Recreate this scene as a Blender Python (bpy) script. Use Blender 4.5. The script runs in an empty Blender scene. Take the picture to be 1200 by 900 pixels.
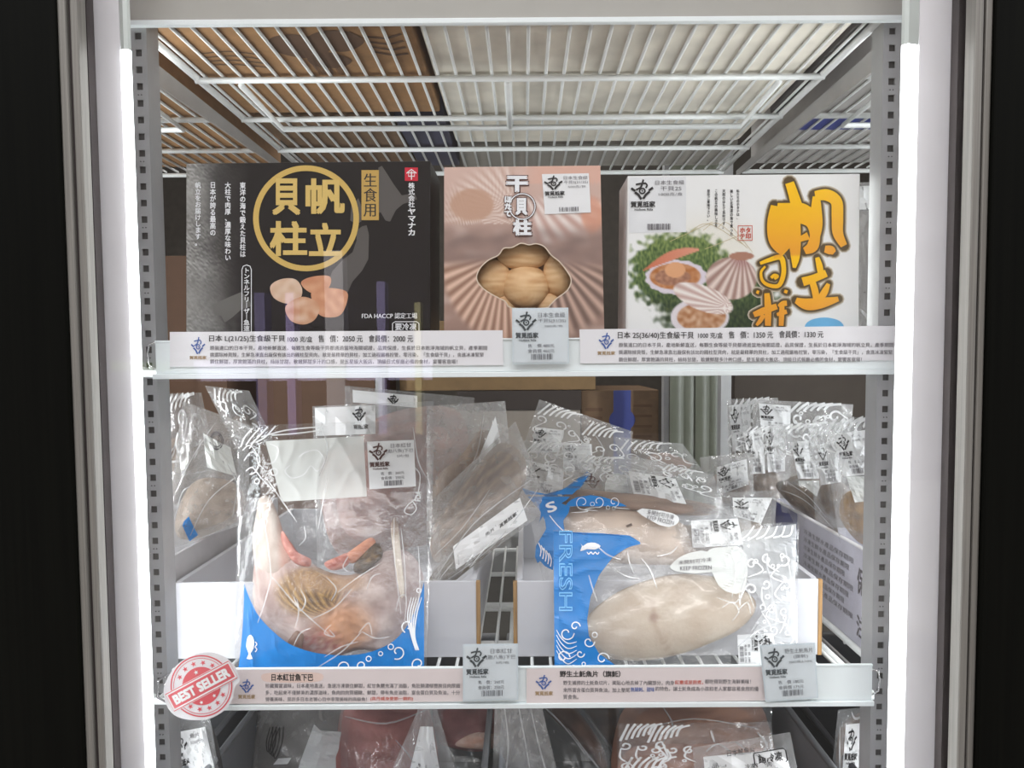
import bpy, math, random
from mathutils import Vector, Matrix, noise, geometry
random.seed(7)
SC = bpy.context.scene
COL = SC.collection
R = math.radians

# ------------------------------------------------------------------ camera, world, sun, exposure
F, PPX, PPY = 906.0, 615.0, 471.0            # focal length and optical centre for a 1200 x 900 frame
CAM = Vector((0.0, -0.725, 1.45))
ROT = Matrix.Rotation(R(90 - 3.2), 3, 'X') @ Matrix.Rotation(R(-0.38), 3, 'Z')
cam = bpy.data.cameras.new('camera')
camo = bpy.data.objects.new('camera', cam)
COL.objects.link(camo)
camo.matrix_world = Matrix.Translation(CAM) @ ROT.to_4x4()
cam.sensor_fit = 'HORIZONTAL'
cam.sensor_width = 36
cam.lens = F / 1200 * 36
cam.shift_x = (600 - PPX) / 1200
cam.shift_y = (PPY - 450) / 1200
cam.clip_start = 0.01
SC.camera = camo

wd = bpy.data.worlds.new('world')
SC.world = wd
wd.use_nodes = True
wd.node_tree.nodes['Background'].inputs[0].default_value = (0.90, 0.94, 1.0, 1)
wd.node_tree.nodes['Background'].inputs[1].default_value = 1.9

sun = bpy.data.lights.new('sun', 'SUN')
sun.energy = 15.0
sun.angle = R(0.6)
suno = bpy.data.objects.new('sun', sun)
suno.rotation_euler = (R(-48), 0, R(12))       # shines from above the shop front onto the street behind the camera
COL.objects.link(suno)

# unseen fill light added in front of the freezer, above and behind the photographer
fill = bpy.data.lights.new('front_fill', 'AREA')
fill.energy = 17.0
fill.shape = 'RECTANGLE'; fill.size = 2.2; fill.size_y = 0.4
fill.color = (1.0, 0.985, 0.97)
fillo = bpy.data.objects.new('front_fill', fill)
fillo.location = (0.0, -1.35, CAM.z + 1.45)
fillo.rotation_euler = (Vector((0, 0.0, CAM.z - 0.1)) - fillo.location).to_track_quat('-Z', 'Y').to_euler()
COL.objects.link(fillo)
LED_FRONT = 9.0
REAR_FILL, SIDE_FILL, UPRIGHT_FILL = 14.0, 16.0, 1.1
SC.view_settings.view_transform = 'Standard'
SC.view_settings.look = 'None'
SC.view_settings.gamma = 1
SC.view_settings.exposure = -0.06
SC.view_settings.use_curve_mapping = False
SC.cycles.transparent_max_bounces = 40
SC.cycles.max_bounces = 8
SC.cycles.sample_clamp_indirect = 4

# ------------------------------------------------------------------ helpers
ZC = CAM.z
def at(px, py, Y):
    d = ROT @ Vector(((px - PPX) / F, -(py - PPY) / F, -1))
    return CAM + d * ((Y - CAM.y) / d.y)

def lin(c):
    return tuple(((v / 255) / 12.92 if v / 255 <= 0.04045 else ((v / 255 + 0.055) / 1.055) ** 2.4) for v in c[:3])

def nz(x, y, z=0.0):
    return noise.noise(Vector((x, y, z)))

def clamp(v, a=0.0, b=1.0):
    return a if v < a else b if v > b else v

def sst(a, b, v):
    t = clamp((v - a) / (b - a))
    return t * t * (3 - 2 * t)

def mix(a, b, t):
    t = clamp(t)
    return (a[0] + (b[0] - a[0]) * t, a[1] + (b[1] - a[1]) * t, a[2] + (b[2] - a[2]) * t)

MATS = {}
def mat(name, rgb, rough=0.5, metal=0.0, var=0.06, scale=40.0, bump=0.0, spec=0.5, emit=0.0, stretch=(1, 1, 1)):
    if name in MATS:
        return MATS[name]
    m = bpy.data.materials.new(name)
    m.use_nodes = True
    nt = m.node_tree
    b = nt.nodes['Principled BSDF']
    c = lin(rgb)
    b.inputs['Roughness'].default_value = rough
    b.inputs['Metallic'].default_value = metal
    b.inputs['Specular IOR Level'].default_value = spec
    tc = nt.nodes.new('ShaderNodeTexCoord')
    mp = nt.nodes.new('ShaderNodeMapping')
    mp.inputs['Scale'].default_value = stretch
    nt.links.new(tc.outputs['Object'], mp.inputs[0])
    n = nt.nodes.new('ShaderNodeTexNoise')
    n.inputs['Scale'].default_value = scale
    n.inputs['Detail'].default_value = 4
    nt.links.new(mp.outputs[0], n.inputs['Vector'])
    r = nt.nodes.new('ShaderNodeValToRGB')
    r.color_ramp.elements[0].color = tuple(v * (1 - var) for v in c) + (1,)
    r.color_ramp.elements[1].color = tuple(min(1, v * (1 + var)) for v in c) + (1,)
    r.color_ramp.elements[0].position = 0.3
    r.color_ramp.elements[1].position = 0.7
    nt.links.new(n.outputs['Fac'], r.inputs[0])
    nt.links.new(r.outputs[0], b.inputs['Base Color'])
    if bump:
        bp = nt.nodes.new('ShaderNodeBump')
        bp.inputs['Strength'].default_value = bump
        bp.inputs['Distance'].default_value = 0.002
        nt.links.new(n.outputs['Fac'], bp.inputs['Height'])
        nt.links.new(bp.outputs[0], b.inputs['Normal'])
    if emit:
        b.inputs['Emission Color'].default_value = c + (1,)
        b.inputs['Emission Strength'].default_value = emit
    MATS[name] = m
    return m

def painted(name, rough=0.45, spec=0.4, bump=0.0, scale=300):
    """a printed or pigmented surface whose colours are stored per vertex"""
    if name in MATS:
        return MATS[name]
    m = bpy.data.materials.new(name)
    m.use_nodes = True
    nt = m.node_tree
    b = nt.nodes['Principled BSDF']
    a = nt.nodes.new('ShaderNodeAttribute')
    a.attribute_name = 'Col'
    nt.links.new(a.outputs['Color'], b.inputs['Base Color'])
    b.inputs['Roughness'].default_value = rough
    b.inputs['Specular IOR Level'].default_value = spec
    if bump:
        n = nt.nodes.new('ShaderNodeTexNoise')
        n.inputs['Scale'].default_value = scale
        tc = nt.nodes.new('ShaderNodeTexCoord')
        nt.links.new(tc.outputs['Object'], n.inputs['Vector'])
        bp = nt.nodes.new('ShaderNodeBump')
        bp.inputs['Strength'].default_value = bump
        bp.inputs['Distance'].default_value = 0.0012
        nt.links.new(n.outputs['Fac'], bp.inputs['Height'])
        nt.links.new(bp.outputs[0], b.inputs['Normal'])
    MATS[name] = m
    return m

def film(name, milk=0.06, tint=(240, 240, 240), gloss=0.8, base=0.06, rough=0.12, bump=0.35, scale=90, even=False):
    """thin clear plastic: lets light through, mirrors at grazing angles, slightly milky"""
    if name in MATS:
        return MATS[name]
    m = bpy.data.materials.new(name)
    m.use_nodes = True
    nt = m.node_tree
    nt.nodes.remove(nt.nodes['Principled BSDF'])
    out = nt.nodes['Material Output']
    tr = nt.nodes.new('ShaderNodeBsdfTransparent')
    tr.inputs[0].default_value = (0.985, 0.985, 0.985, 1)
    gl = nt.nodes.new('ShaderNodeBsdfGlossy')
    gl.inputs['Roughness'].default_value = rough
    df = nt.nodes.new('ShaderNodeBsdfDiffuse')
    df.inputs[0].default_value = lin(tint) + (1,)
    lw = nt.nodes.new('ShaderNodeLayerWeight')
    lw.inputs['Blend'].default_value = 0.5
    pw = nt.nodes.new('ShaderNodeMath')
    pw.operation = 'POWER'
    pw.inputs[1].default_value = 5.0
    nt.links.new(lw.outputs['Facing'], pw.inputs[0])
    tc = nt.nodes.new('ShaderNodeTexCoord')
    n = nt.nodes.new('ShaderNodeTexNoise')
    n.inputs['Scale'].default_value = scale
    n.inputs['Detail'].default_value = 3
    nt.links.new(tc.outputs['Object'], n.inputs['Vector'])
    if bump:
        bp = nt.nodes.new('ShaderNodeBump')
        bp.inputs['Strength'].default_value = bump
        bp.inputs['Distance'].default_value = 0.003
        nt.links.new(n.outputs['Fac'], bp.inputs['Height'])
        nt.links.new(bp.outputs[0], gl.inputs['Normal'])
        nt.links.new(bp.outputs[0], lw.inputs['Normal'])
    ma = nt.nodes.new('ShaderNodeMath')
    ma.operation = 'MULTIPLY_ADD'
    ma.use_clamp = True
    nt.links.new(pw.outputs[0], ma.inputs[0])
    ma.inputs[1].default_value = gloss
    ma.inputs[2].default_value = base
    m1 = nt.nodes.new('ShaderNodeMixShader')
    nt.links.new(ma.outputs[0], m1.inputs[0])
    nt.links.new(tr.outputs[0], m1.inputs[1])
    nt.links.new(gl.outputs[0], m1.inputs[2])
    mm = nt.nodes.new('ShaderNodeMath')
    mm.operation = 'MULTIPLY'
    if even: mm.inputs[0].default_value = 0.5
    else: nt.links.new(n.outputs['Fac'], mm.inputs[0])
    mm.inputs[1].default_value = milk * (2 if even else 0.9)
    if not even:
        mm.operation = 'MULTIPLY_ADD'
        mm.inputs[2].default_value = milk * 0.55
    m2 = nt.nodes.new('ShaderNodeMixShader')
    nt.links.new(mm.outputs[0], m2.inputs[0])
    nt.links.new(m1.outputs[0], m2.inputs[1])
    nt.links.new(df.outputs[0], m2.inputs[2])
    nt.links.new(m2.outputs[0], out.inputs[0])
    MATS[name] = m
    return m

ORG = {}
def tag(o, label=None, cat=None, group=None, kind=None):
    if label: o['label'] = label
    if cat: o['category'] = cat
    if group: o['group'] = group
    if kind: o['kind'] = kind
    return o

def thing(name, label, cat, loc, group=None, kind=None):
    o = bpy.data.objects.new(name, None)
    o.empty_display_size = 0.02
    o.location = loc
    COL.objects.link(o)
    ORG[o.name] = Vector(loc)
    return tag(o, label, cat, group, kind)

def crom(pts, n=6, closed=False):
    if len(pts) < 3:
        return [tuple(p) for p in pts]
    out = []
    N = len(pts)
    segs = N if closed else N - 1
    for i in range(segs):
        def g(k):
            return pts[k % N] if closed else pts[min(max(k, 0), N - 1)]
        p0, p1, p2, p3 = g(i - 1), g(i), g(i + 1), g(i + 2)
        for k in range(n):
            t = k / n
            out.append(tuple(0.5 * ((2 * b) + (c - a) * t + (2 * a - 5 * b + 4 * c - d) * t * t + (3 * b - a - 3 * c + d) * t ** 3)
                             for a, b, c, d in zip(p0, p1, p2, p3)))
    if not closed:
        out.append(tuple(pts[-1]))
    return out

TXT = {}
def text2d(body, bold=0.0, outline=0.0, align='LEFT', lh=1.0):
    k = (body, bold, outline, align, lh)
    if k in TXT:
        return TXT[k]
    c = bpy.data.curves.new('lettering', 'FONT')
    c.body = body
    c.align_x = align
    c.space_line = lh
    c.resolution_u = 3
    if outline:
        c.fill_mode = 'NONE'
        c.bevel_depth = outline
        c.bevel_resolution = 0
    elif bold:
        c.bevel_depth = bold
        c.bevel_resolution = 0
    o = bpy.data.objects.new('lettering', c)
    COL.objects.link(o)
    dg = bpy.context.evaluated_depsgraph_get()
    m = bpy.data.meshes.new_from_object(o.evaluated_get(dg))
    v = [(q.co.x, q.co.y) for q in m.vertices]
    f = [tuple(p.vertices) for p in m.polygons]
    bpy.data.objects.remove(o)
    bpy.data.curves.remove(c)
    bpy.data.meshes.remove(m)
    xs = [a for a, b in v] or [0]
    ys = [b for a, b in v] or [0]
    TXT[k] = (v, f, min(xs), min(ys), max(xs), max(ys))
    return TXT[k]

class MB:
    def __init__(s):
        s.v, s.f, s.c, s.mi = [], [], [], []
        s.has = False
        s.m = 0
        s.k = 0
    def lift(s):
        s.k += 1
        return s.k * 1.5e-5
    def vert(s, p, col=None):
        s.v.append(tuple(p))
        s.c.append(col)
        if col is not None: s.has = True
        return len(s.v) - 1
    def face(s, idx):
        s.f.append(tuple(idx)); s.mi.append(s.m)
    def poly(s, pts, col=None):
        s.face([s.vert(p, col) for p in pts])
    def hexa(s, p):                       # 0-3 front tl tr br bl, 4-7 the same at the back
        i = [s.vert(q) for q in p]
        for a in ((0, 3, 2, 1), (4, 5, 6, 7), (0, 1, 5, 4), (1, 2, 6, 5), (2, 3, 7, 6), (3, 0, 4, 7)):
            s.face([i[k] for k in a])
    def box(s, x0, x1, y0, y1, z0, z1):
        s.hexa([(x0, y0, z1), (x1, y0, z1), (x1, y0, z0), (x0, y0, z0), (x0, y1, z1), (x1, y1, z1), (x1, y1, z0), (x0, y1, z0)])
    def tube(s, pts, r, n=8, closed=False):
        pts = [Vector(p) for p in pts]
        rings = []
        N = len(pts)
        for i, p in enumerate(pts):
            if closed:
                t = pts[(i + 1) % N] - pts[i - 1]
            else:
                t = pts[min(i + 1, N - 1)] - pts[max(i - 1, 0)]
            t.normalize()
            a = t.orthogonal() if not rings else (prev - t * prev.dot(t))
            if a.length < 1e-6: a = t.orthogonal()
            a.normalize(); prev = a
            b = t.cross(a)
            rings.append([s.vert(p + (a * math.cos(6.28319 * k / n) + b * math.sin(6.28319 * k / n)) * r) for k in range(n)])
        for i in range(N if closed else N - 1):
            q, w = rings[i], rings[(i + 1) % N]
            for k in range(n):
                s.face((q[k], q[(k + 1) % n], w[(k + 1) % n], w[k]))
        if not closed:
            s.face(rings[0][::-1]); s.face(rings[-1])
    def grid(s, fn, nu, nv, colfn=None):
        idx = []
        for j in range(nv + 1):
            row = []
            for i in range(nu + 1):
                u, v = i / nu, j / nv
                row.append(s.vert(fn(u, v), colfn(u, v) if colfn else None))
            idx.append(row)
        for j in range(nv):
            for i in range(nu):
                s.face((idx[j][i], idx[j + 1][i], idx[j + 1][i + 1], idx[j][i + 1]))
        return idx
    # --- drawing on a surface: S(x, y, off) -> 3D
    def ribbon(s, S, pts, w, off=0.0005, col=None, smooth=5, closed=False, taper=False):
        off += s.lift()
        if smooth and len(pts) > 2: pts = crom(pts, smooth, closed)
        elif len(pts) == 2 and smooth:
            pts = [(pts[0][0] + (pts[1][0] - pts[0][0]) * k / 4, pts[0][1] + (pts[1][1] - pts[0][1]) * k / 4) for k in range(5)]
        N = len(pts)
        L, Rr = [], []
        for i, p in enumerate(pts):
            if closed: a, b = pts[i - 1], pts[(i + 1) % N]
            else: a, b = pts[max(i - 1, 0)], pts[min(i + 1, N - 1)]
            dx, dy = b[0] - a[0], b[1] - a[1]
            l = math.hypot(dx, dy) or 1
            ww = w(i / max(N - 1, 1)) if callable(w) else w
            if taper: ww *= 0.25 + 0.75 * math.sin(math.pi * (0.08 + 0.84 * i / (N - 1)))
            nx, ny = -dy / l * ww / 2, dx / l * ww / 2
            L.append(s.vert(S(p[0] + nx, p[1] + ny, off), col))
            Rr.append(s.vert(S(p[0] - nx, p[1] - ny, off), col))
        for i in range(N if closed else N - 1):
            j = (i + 1) % N
            s.face((L[i], L[j], Rr[j], Rr[i]))
    def ring(s, S, cx, cy, r, w, off=0.0005, col=None, n=40, ry=None):
        ry = ry or r
        s.ribbon(S, [(cx + r * math.cos(6.28319 * k / n), cy + ry * math.sin(6.28319 * k / n)) for k in range(n)], w, off, col, 0, True)
    def area(s, S, pts, off=0.0005, col=None, smooth=0):
        off += s.lift()
        if smooth: pts = crom(pts, smooth, True)
        tri = geometry.tessellate_polygon([[Vector((p[0], p[1], 0)) for p in pts]])
        i = [s.vert(S(p[0], p[1], off), col) for p in pts]
        for t in tri: s.face([i[k] for k in t])
    def sheet(s, S, pts, off=0.0005, col=None, smooth=0, step=2.5, seg=5.0):
        """like area, but cut into small pieces so that it follows a curved surface"""
        off += s.lift()
        if smooth: pts = crom(pts, smooth, True)
        y0, y1 = min(p[1] for p in pts), max(p[1] for p in pts)
        n = max(2, int((y1 - y0) / step))
        def cuts(y):
            xs = []
            for (ax, ay), (bx, by) in zip(pts, pts[1:] + pts[:1]):
                if (ay <= y) != (by <= y): xs.append(ax + (bx - ax) * (y - ay) / (by - ay))
            return sorted(xs)
        prev = None
        for k in range(n + 1):
            y = y0 + (y1 - y0) * clamp(k / n, 0.0005, 0.9995)
            c = cuts(y)
            if prev and len(prev[1]) == len(c):
                for j in range(0, len(c) - 1, 2):
                    m = max(1, int(max(c[j + 1] - c[j], prev[1][j + 1] - prev[1][j]) / seg))
                    a = [s.vert(S(prev[1][j] + (prev[1][j + 1] - prev[1][j]) * i / m, prev[0], off), col) for i in range(m + 1)]
                    b = [s.vert(S(c[j] + (c[j + 1] - c[j]) * i / m, y, off), col) for i in range(m + 1)]
                    for i in range(m): s.face((a[i], b[i], b[i + 1], a[i + 1]))
            prev = (y, c)
    def rect(s, S, x0, y0, x1, y1, off=0.0005, col=None):
        s.area(S, [(x0, y0), (x1, y0), (x1, y1), (x0, y1)], off, col)
    def blob(s, S, outline, h=0.0, off=0.0005, colfn=None, rings=8, smooth=6, centre=None, back=0.0, power=0.5, hfn=None):
        """a star-shaped patch (or, with a height, a rounded lump) grown from its centre to its outline"""
        o = crom(outline, smooth, True) if smooth else outline
        cx = sum(p[0] for p in o) / len(o); cy = sum(p[1] for p in o) / len(o)
        if centre: cx, cy = centre
        n = len(o)
        if h == 0: off += s.lift()
        def make(sign, hh):
            rows = []
            for j in range(1, rings + 1):
                t = j / rings
                row = []
                for p in o:
                    x, y = cx + (p[0] - cx) * t, cy + (p[1] - cy) * t
                    z = hh * max(0.0, 1 - t ** 2) ** power
                    if hfn and sign > 0: z += hfn(x, y, t)
                    row.append(s.vert(S(x, y, off + sign * z), colfn(x, y, t) if colfn else None))
                rows.append(row)
            c = s.vert(S(cx, cy, off + sign * (hh + (hfn(cx, cy, 0) if hfn and sign > 0 else 0))), colfn(cx, cy, 0) if colfn else None)
            for k in range(n):
                s.face((c, rows[0][k], rows[0][(k + 1) % n]))
                for j in range(rings - 1):
                    s.face((rows[j][k], rows[j + 1][k], rows[j + 1][(k + 1) % n], rows[j][(k + 1) % n]))
        make(1, h)
        if back: make(-1, back)
    def text(s, S, body, x0, y0, x1, y1, off=0.0007, col=None, bold=0.0, outline=0.0, rot=0.0, align='LEFT', lh=1.0, vertical=False):
        if vertical:
            body = '\n'.join(body); align = 'CENTER'
        v, f, a, b, c, d = text2d(body, 0.0, outline, align, lh)
        if not v: return
        a -= bold; b -= bold; c += bold; d += bold
        sx, sy = (x1 - x0) / max(c - a, 1e-6), (y1 - y0) / max(d - b, 1e-6)
        mx, my = (x0 + x1) / 2, (y0 + y1) / 2
        cr, sr = math.cos(R(rot)), math.sin(R(rot))
        for ex, ey in (((-bold, -bold), (bold, -bold), (-bold, bold), (bold, bold), (0, 0)) if bold >= 0.02 else ((-bold, 0), (bold, 0)) if bold else ((0, 0),)):
            base = len(s.v)
            lo = off + s.lift()
            for x, y in v:
                X = x0 + (x + ex - a) * sx - mx
                Y = y1 - (y + ey - b) * sy - my
                s.vert(S(mx + X * cr - Y * sr, my + X * sr + Y * cr, lo), col)
            for t in f: s.face([base + k for k in t])
    def bars(s, S, x0, y0, x1, y1, off=0.0007, n=26, seed=1):
        rnd = random.Random(seed)
        ws = [rnd.choice((1, 1, 2, 3)) for _ in range(n * 2)]
        k = (x1 - x0) / sum(ws)
        x = x0
        for i, w in enumerate(ws):
            if i % 2 == 0: s.rect(S, x, y0, x + w * k, y1, off)
            x += w * k
    def build(s, name, mats, parent=None, smooth=False, bevel=0.0):
        me = bpy.data.meshes.new(name)
        if parent is not None:
            o0 = ORG[parent.name]
        else:
            xs = [p[0] for p in s.v]; ys = [p[1] for p in s.v]; zs = [p[2] for p in s.v]
            o0 = Vector(((min(xs) + max(xs)) / 2, (min(ys) + max(ys)) / 2, min(zs)))
        me.from_pydata([(p[0] - o0.x, p[1] - o0.y, p[2] - o0.z) for p in s.v], [], s.f)
        if not isinstance(mats, (list, tuple)): mats = [mats]
        for m in mats: me.materials.append(m)
        me.polygons.foreach_set('material_index', s.mi)
        if smooth: me.polygons.foreach_set('use_smooth', [True] * len(s.f))
        if s.has:
            at_ = me.color_attributes.new('Col', 'FLOAT_COLOR', 'POINT')
            flat = []
            for c in s.c:
                flat += list(lin(c) if c else (0.8, 0.8, 0.8)) + [1.0]
            at_.data.foreach_set('color', flat)
        me.update()
        o = bpy.data.objects.new(name, me)
        COL.objects.link(o)
        ORG[o.name] = o0
        if parent is not None:
            o.parent = parent
        else:
            o.location = o0
        if bevel:
            b = o.modifiers.new('edges', 'BEVEL'); b.width = bevel; b.segments = 2
        return o

def flat(Y):
    return lambda x, y, off=0.0: at(x, y, Y - off)

def quad(S, q):
    """unit square 0..100 spread over four photo points tl tr br bl on surface S"""
    (a, b), (c, d), (e, f), (g, h) = q
    def fn(x, y, off=0.0):
        u, v = x / 100, y / 100
        px = (a * (1 - u) + c * u) * (1 - v) + (g * (1 - u) + e * u) * v
        py = (b * (1 - u) + d * u) * (1 - v) + (h * (1 - u) + f * u) * v
        return S(px, py, off)
    return fn

def struct(name, mb, m, parent=None, **k):
    o = mb.build(name, m, parent, **k)
    if parent is None: o['kind'] = 'structure'
    return o

# ------------------------------------------------------------------ materials
M_JAMB = mat('painted_jamb', (232, 229, 232), 0.45, var=0.02)
M_BLACK = mat('black_door_stile', (9, 9, 6), 0.55, spec=0.06, var=0.25, scale=8, stretch=(40, 40, 0.6))
M_SILVER = mat('brushed_aluminium', (128, 124, 118), 0.5, 0.35, var=0.2, scale=30, stretch=(30, 30, 0.3))
M_GASK = mat('dark_rubber_gasket', (62, 54, 54), 0.6, var=0.1)
M_UPR = mat('galvanised_upright', (170, 170, 170), 0.5, 0.25, var=0.05)
M_HOLE = mat('upright_channel_inside', (82, 80, 78), 0.7)
M_WIRE = mat('white_coated_wire', (226, 228, 226), 0.4, var=0.03)
M_RAIL = mat('white_plastic_rail', (238, 244, 244), 0.35, var=0.015)
M_BRKT = mat('bracket_steel', (176, 172, 168), 0.4, 0.5, var=0.05)
M_CHROME = mat('chrome_wire', (200, 200, 200), 0.2, 0.9)
M_KRAFT = mat('brown_cardboard', (150, 112, 72), 0.75, var=0.12, scale=60)
M_KRAFTD = mat('dark_brown_cardboard', (104, 80, 56), 0.75, var=0.15, scale=50)
M_KEDGE = mat('corrugated_cut_edge', (164, 126, 78), 0.8, var=0.3, scale=350, stretch=(1, 1, 0.05))
M_FOAM = mat('frosted_foam', (228, 222, 208), 0.7, var=0.2, scale=16, bump=0.6)
M_WCARD = mat('white_card', (236, 234, 236), 0.5, var=0.015)
M_TRAY = mat('tray_card', (208, 208, 213), 0.55, var=0.015)
M_PAPER = mat('label_paper', (238, 238, 238), 0.55, var=0.02)
M_PINKP = mat('pink_strip_paper', (232, 219, 217), 0.5, var=0.02)
M_SLEEVE = film('clear_blue_sleeve', 0.07, (200, 228, 240), bump=0.0, even=True)
M_INK = mat('black_ink', (36, 33, 34), 0.6)
M_GREYINK = mat('grey_ink', (104, 100, 104), 0.6)
M_BLUEINK = mat('blue_ink', (66, 98, 168), 0.6)
M_TANINK = mat('tan_ink', (176, 146, 104), 0.6)
M_REDINK = mat('red_ink', (206, 84, 62), 0.6)
M_WHITEINK = mat('white_ink', (240, 241, 243), 0.5)
M_BROWNINK = mat('brown_ink', (80, 44, 38), 0.6)
M_BLUEPRINT = mat('blue_bag_print', (0, 122, 198), 0.4, var=0.06)
M_BLUETAPE = mat('blue_tape', (48, 62, 130), 0.35)
M_GREYBIN = mat('grey_plastic_bin', (136, 138, 142), 0.45, var=0.04)
M_DARKBIN = mat('dark_plastic_tray', (40, 40, 44), 0.45)
M_DARK = mat('cold_room_wall_panel', (84, 78, 70), 0.8, var=0.1)
M_PRINT = painted('printed_carton', 0.32, 0.4)
M_FISH = painted('fish_flesh', 0.5, 0.35, 0.25, 260)
FILM = film('clear_bag_film', 0.03)
FILMM = film('milky_bag_film', 0.16, (226, 226, 226))
FILMF = film('frosted_bag_film', 0.30, (214, 212, 210))
M_GLINT = film('painted_film_glint', 0.40, (250, 250, 250), base=0.15, bump=0.0, even=True)
M_PATCH = film('white_print_patch', 0.72, (240, 242, 238), bump=0.1, even=True)
M_INKFILM = film('white_film_print', 0.8, (246, 246, 246), bump=0.0, even=True)

def plain(name, rgb):
    return mat(name, rgb, 0.5)

# ------------------------------------------------------------------ the setting
GL = -0.07
def wallbox(name, m, *b):
    q = MB(); q.box(*b); return struct(name, q, m)
wallbox('floor', M_DARK, -1.9, 1.9, 0.02, 2.3, ZC - 0.72, ZC - 0.66)
wallbox('ceiling', M_DARK, -1.9, 1.9, -0.02, 2.3, ZC + 0.95, ZC + 1.0)
wallbox('wall_back', M_DARK, -1.9, 1.9, 2.3, 2.36, ZC - 0.7, ZC + 1.0)
wallbox('wall_left', M_DARK, -1.96, -1.9, -0.05, 2.36, ZC - 0.7, ZC + 1.0)
wallbox('wall_right', M_DARK, 1.9, 1.96, -0.05, 2.36, ZC - 0.7, ZC + 1.0)
wallbox('wall_front', M_BLACK, -1.96, 1.96, -0.06, -0.02, ZC + 0.62, ZC + 1.6)
wallbox('trim_1', M_JAMB, -0.3697, -0.3430, -0.05, -0.038, ZC - 0.68, ZC + 0.62)
wallbox('trim_2', M_JAMB, 0.3382, 0.3705, -0.05, -0.038, ZC - 0.68, ZC + 0.62)
wallbox('trim_3', M_GASK, -0.62, -0.3640, -0.062, -0.051, ZC - 0.68, ZC + 0.62)
wallbox('trim_4', M_GASK, 0.3650, 0.62, -0.062, -0.051, ZC - 0.68, ZC + 0.62)
wallbox('trim_5', M_JAMB, -1.9, -0.372, -0.05, -0.01, ZC - 0.68, ZC + 0.62)
wallbox('trim_6', M_JAMB, 0.373, 1.9, -0.05, -0.01, ZC - 0.68, ZC + 0.62)

door = thing('door_1', None, None, (0, GL, ZC - 0.66), kind='structure')
for s, xi, xo in ((-1, -0.373, -0.358), (1, 0.379, 0.364)):
    q = MB(); q.box(min(xi, s * 0.75), max(xi, s * 0.75), -0.091, -0.072, ZC - 0.66, ZC + 0.60)
    q.build('stile', M_BLACK, door, bevel=0.002)
    q = MB()
    a, b = min(xi, xo), max(xi, xo)
    w = b - a
    q.box(a, a + w * 0.44, -0.089, -0.073, ZC - 0.66, ZC + 0.60)
    q.box(a + w * 0.60, b, -0.087, -0.073, ZC - 0.66, ZC + 0.60)
    q.build('glazing_bead', M_SILVER, door, bevel=0.0015)
    q = MB(); q.box(a + w * 0.40, a + w * 0.64, -0.084, -0.074, ZC - 0.66, ZC + 0.60)
    q.build('bead_groove', M_GASK, door)
gm = film('door_glass', 0.0, (255, 255, 255), gloss=0.9, base=0.035, rough=0.0, bump=0.0)
q = MB(); q.box(-0.372, 0.378, GL - 0.001, GL + 0.001, ZC - 0.66, ZC + 0.60)
q.build('glass_pane', gm, door)

# lamps: the two lit strips that stand inside the door opening
def led_material():
    m = mat('led_diffuser', (196, 202, 200), 0.4, emit=1.0, var=0.0)
    nt = m.node_tree
    b = nt.nodes['Principled BSDF']
    b.inputs['Emission Color'].default_value = (0.93, 0.98, 1.0, 1)
    b.inputs['Emission Strength'].default_value = LED_FRONT
    return m

def led(x0, x1, label):
    t = thing('led_strip', label, 'light', ((x0 + x1) / 2, -0.045, ZC - 0.66), 'light strips inside the door opening')
    z0, z1 = ZC - 0.655, ZC + 0.56
    s = 1 if x0 < 0 else -1                     # which way the middle of the shelf lies
    xo, xi = (x0, x1) if s > 0 else (x1, x0)
    xb = xi * 1.021
    prof = [(xo, -0.0495), (xi - s * 0.004, -0.0525), (xi - s * 0.001, -0.051), (xi, -0.048), (xb, -0.034)]
    for nm, m, za, zb in (('diffuser', led_material(), z0, ZC + 0.265), ('faded_end', mat('led_faded_end', (206, 212, 208), 0.4), ZC + 0.2652, z1)):  # pale unlit length painted in for the strip's light fading upward
        pr = prof[:4]
        q = MB()
        lo = [q.vert((a, b, za)) for a, b in pr]
        hi = [q.vert((a, b, zb)) for a, b in pr]
        for k in range(len(pr) - 1):
            f = (lo[k], lo[k + 1], hi[k + 1], hi[k])
            q.face(f if s > 0 else f[::-1])
        q.build(nm, m, t)
    q = MB(); q.hexa([(a, b, z1) for a, b in ((xo, -0.049), (xi - s * 0.001, -0.047))] + [(a, b, z0) for a, b in ((xi - s * 0.001, -0.047), (xo, -0.049))] + [(a, b, z1) for a, b in ((xb - s * 0.006, -0.034), (xb - s * 0.001, -0.034))] + [(a, b, z0) for a, b in ((xb - s * 0.001, -0.034), (xb - s * 0.006, -0.034))])
    q.build('channel', M_JAMB, t)
led(-0.3428, -0.3345, 'bright white light strip standing beside the perforated upright with the red badge')
led(0.3240, 0.3380, 'bright white light strip standing behind the overhanging white price strip')

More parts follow.
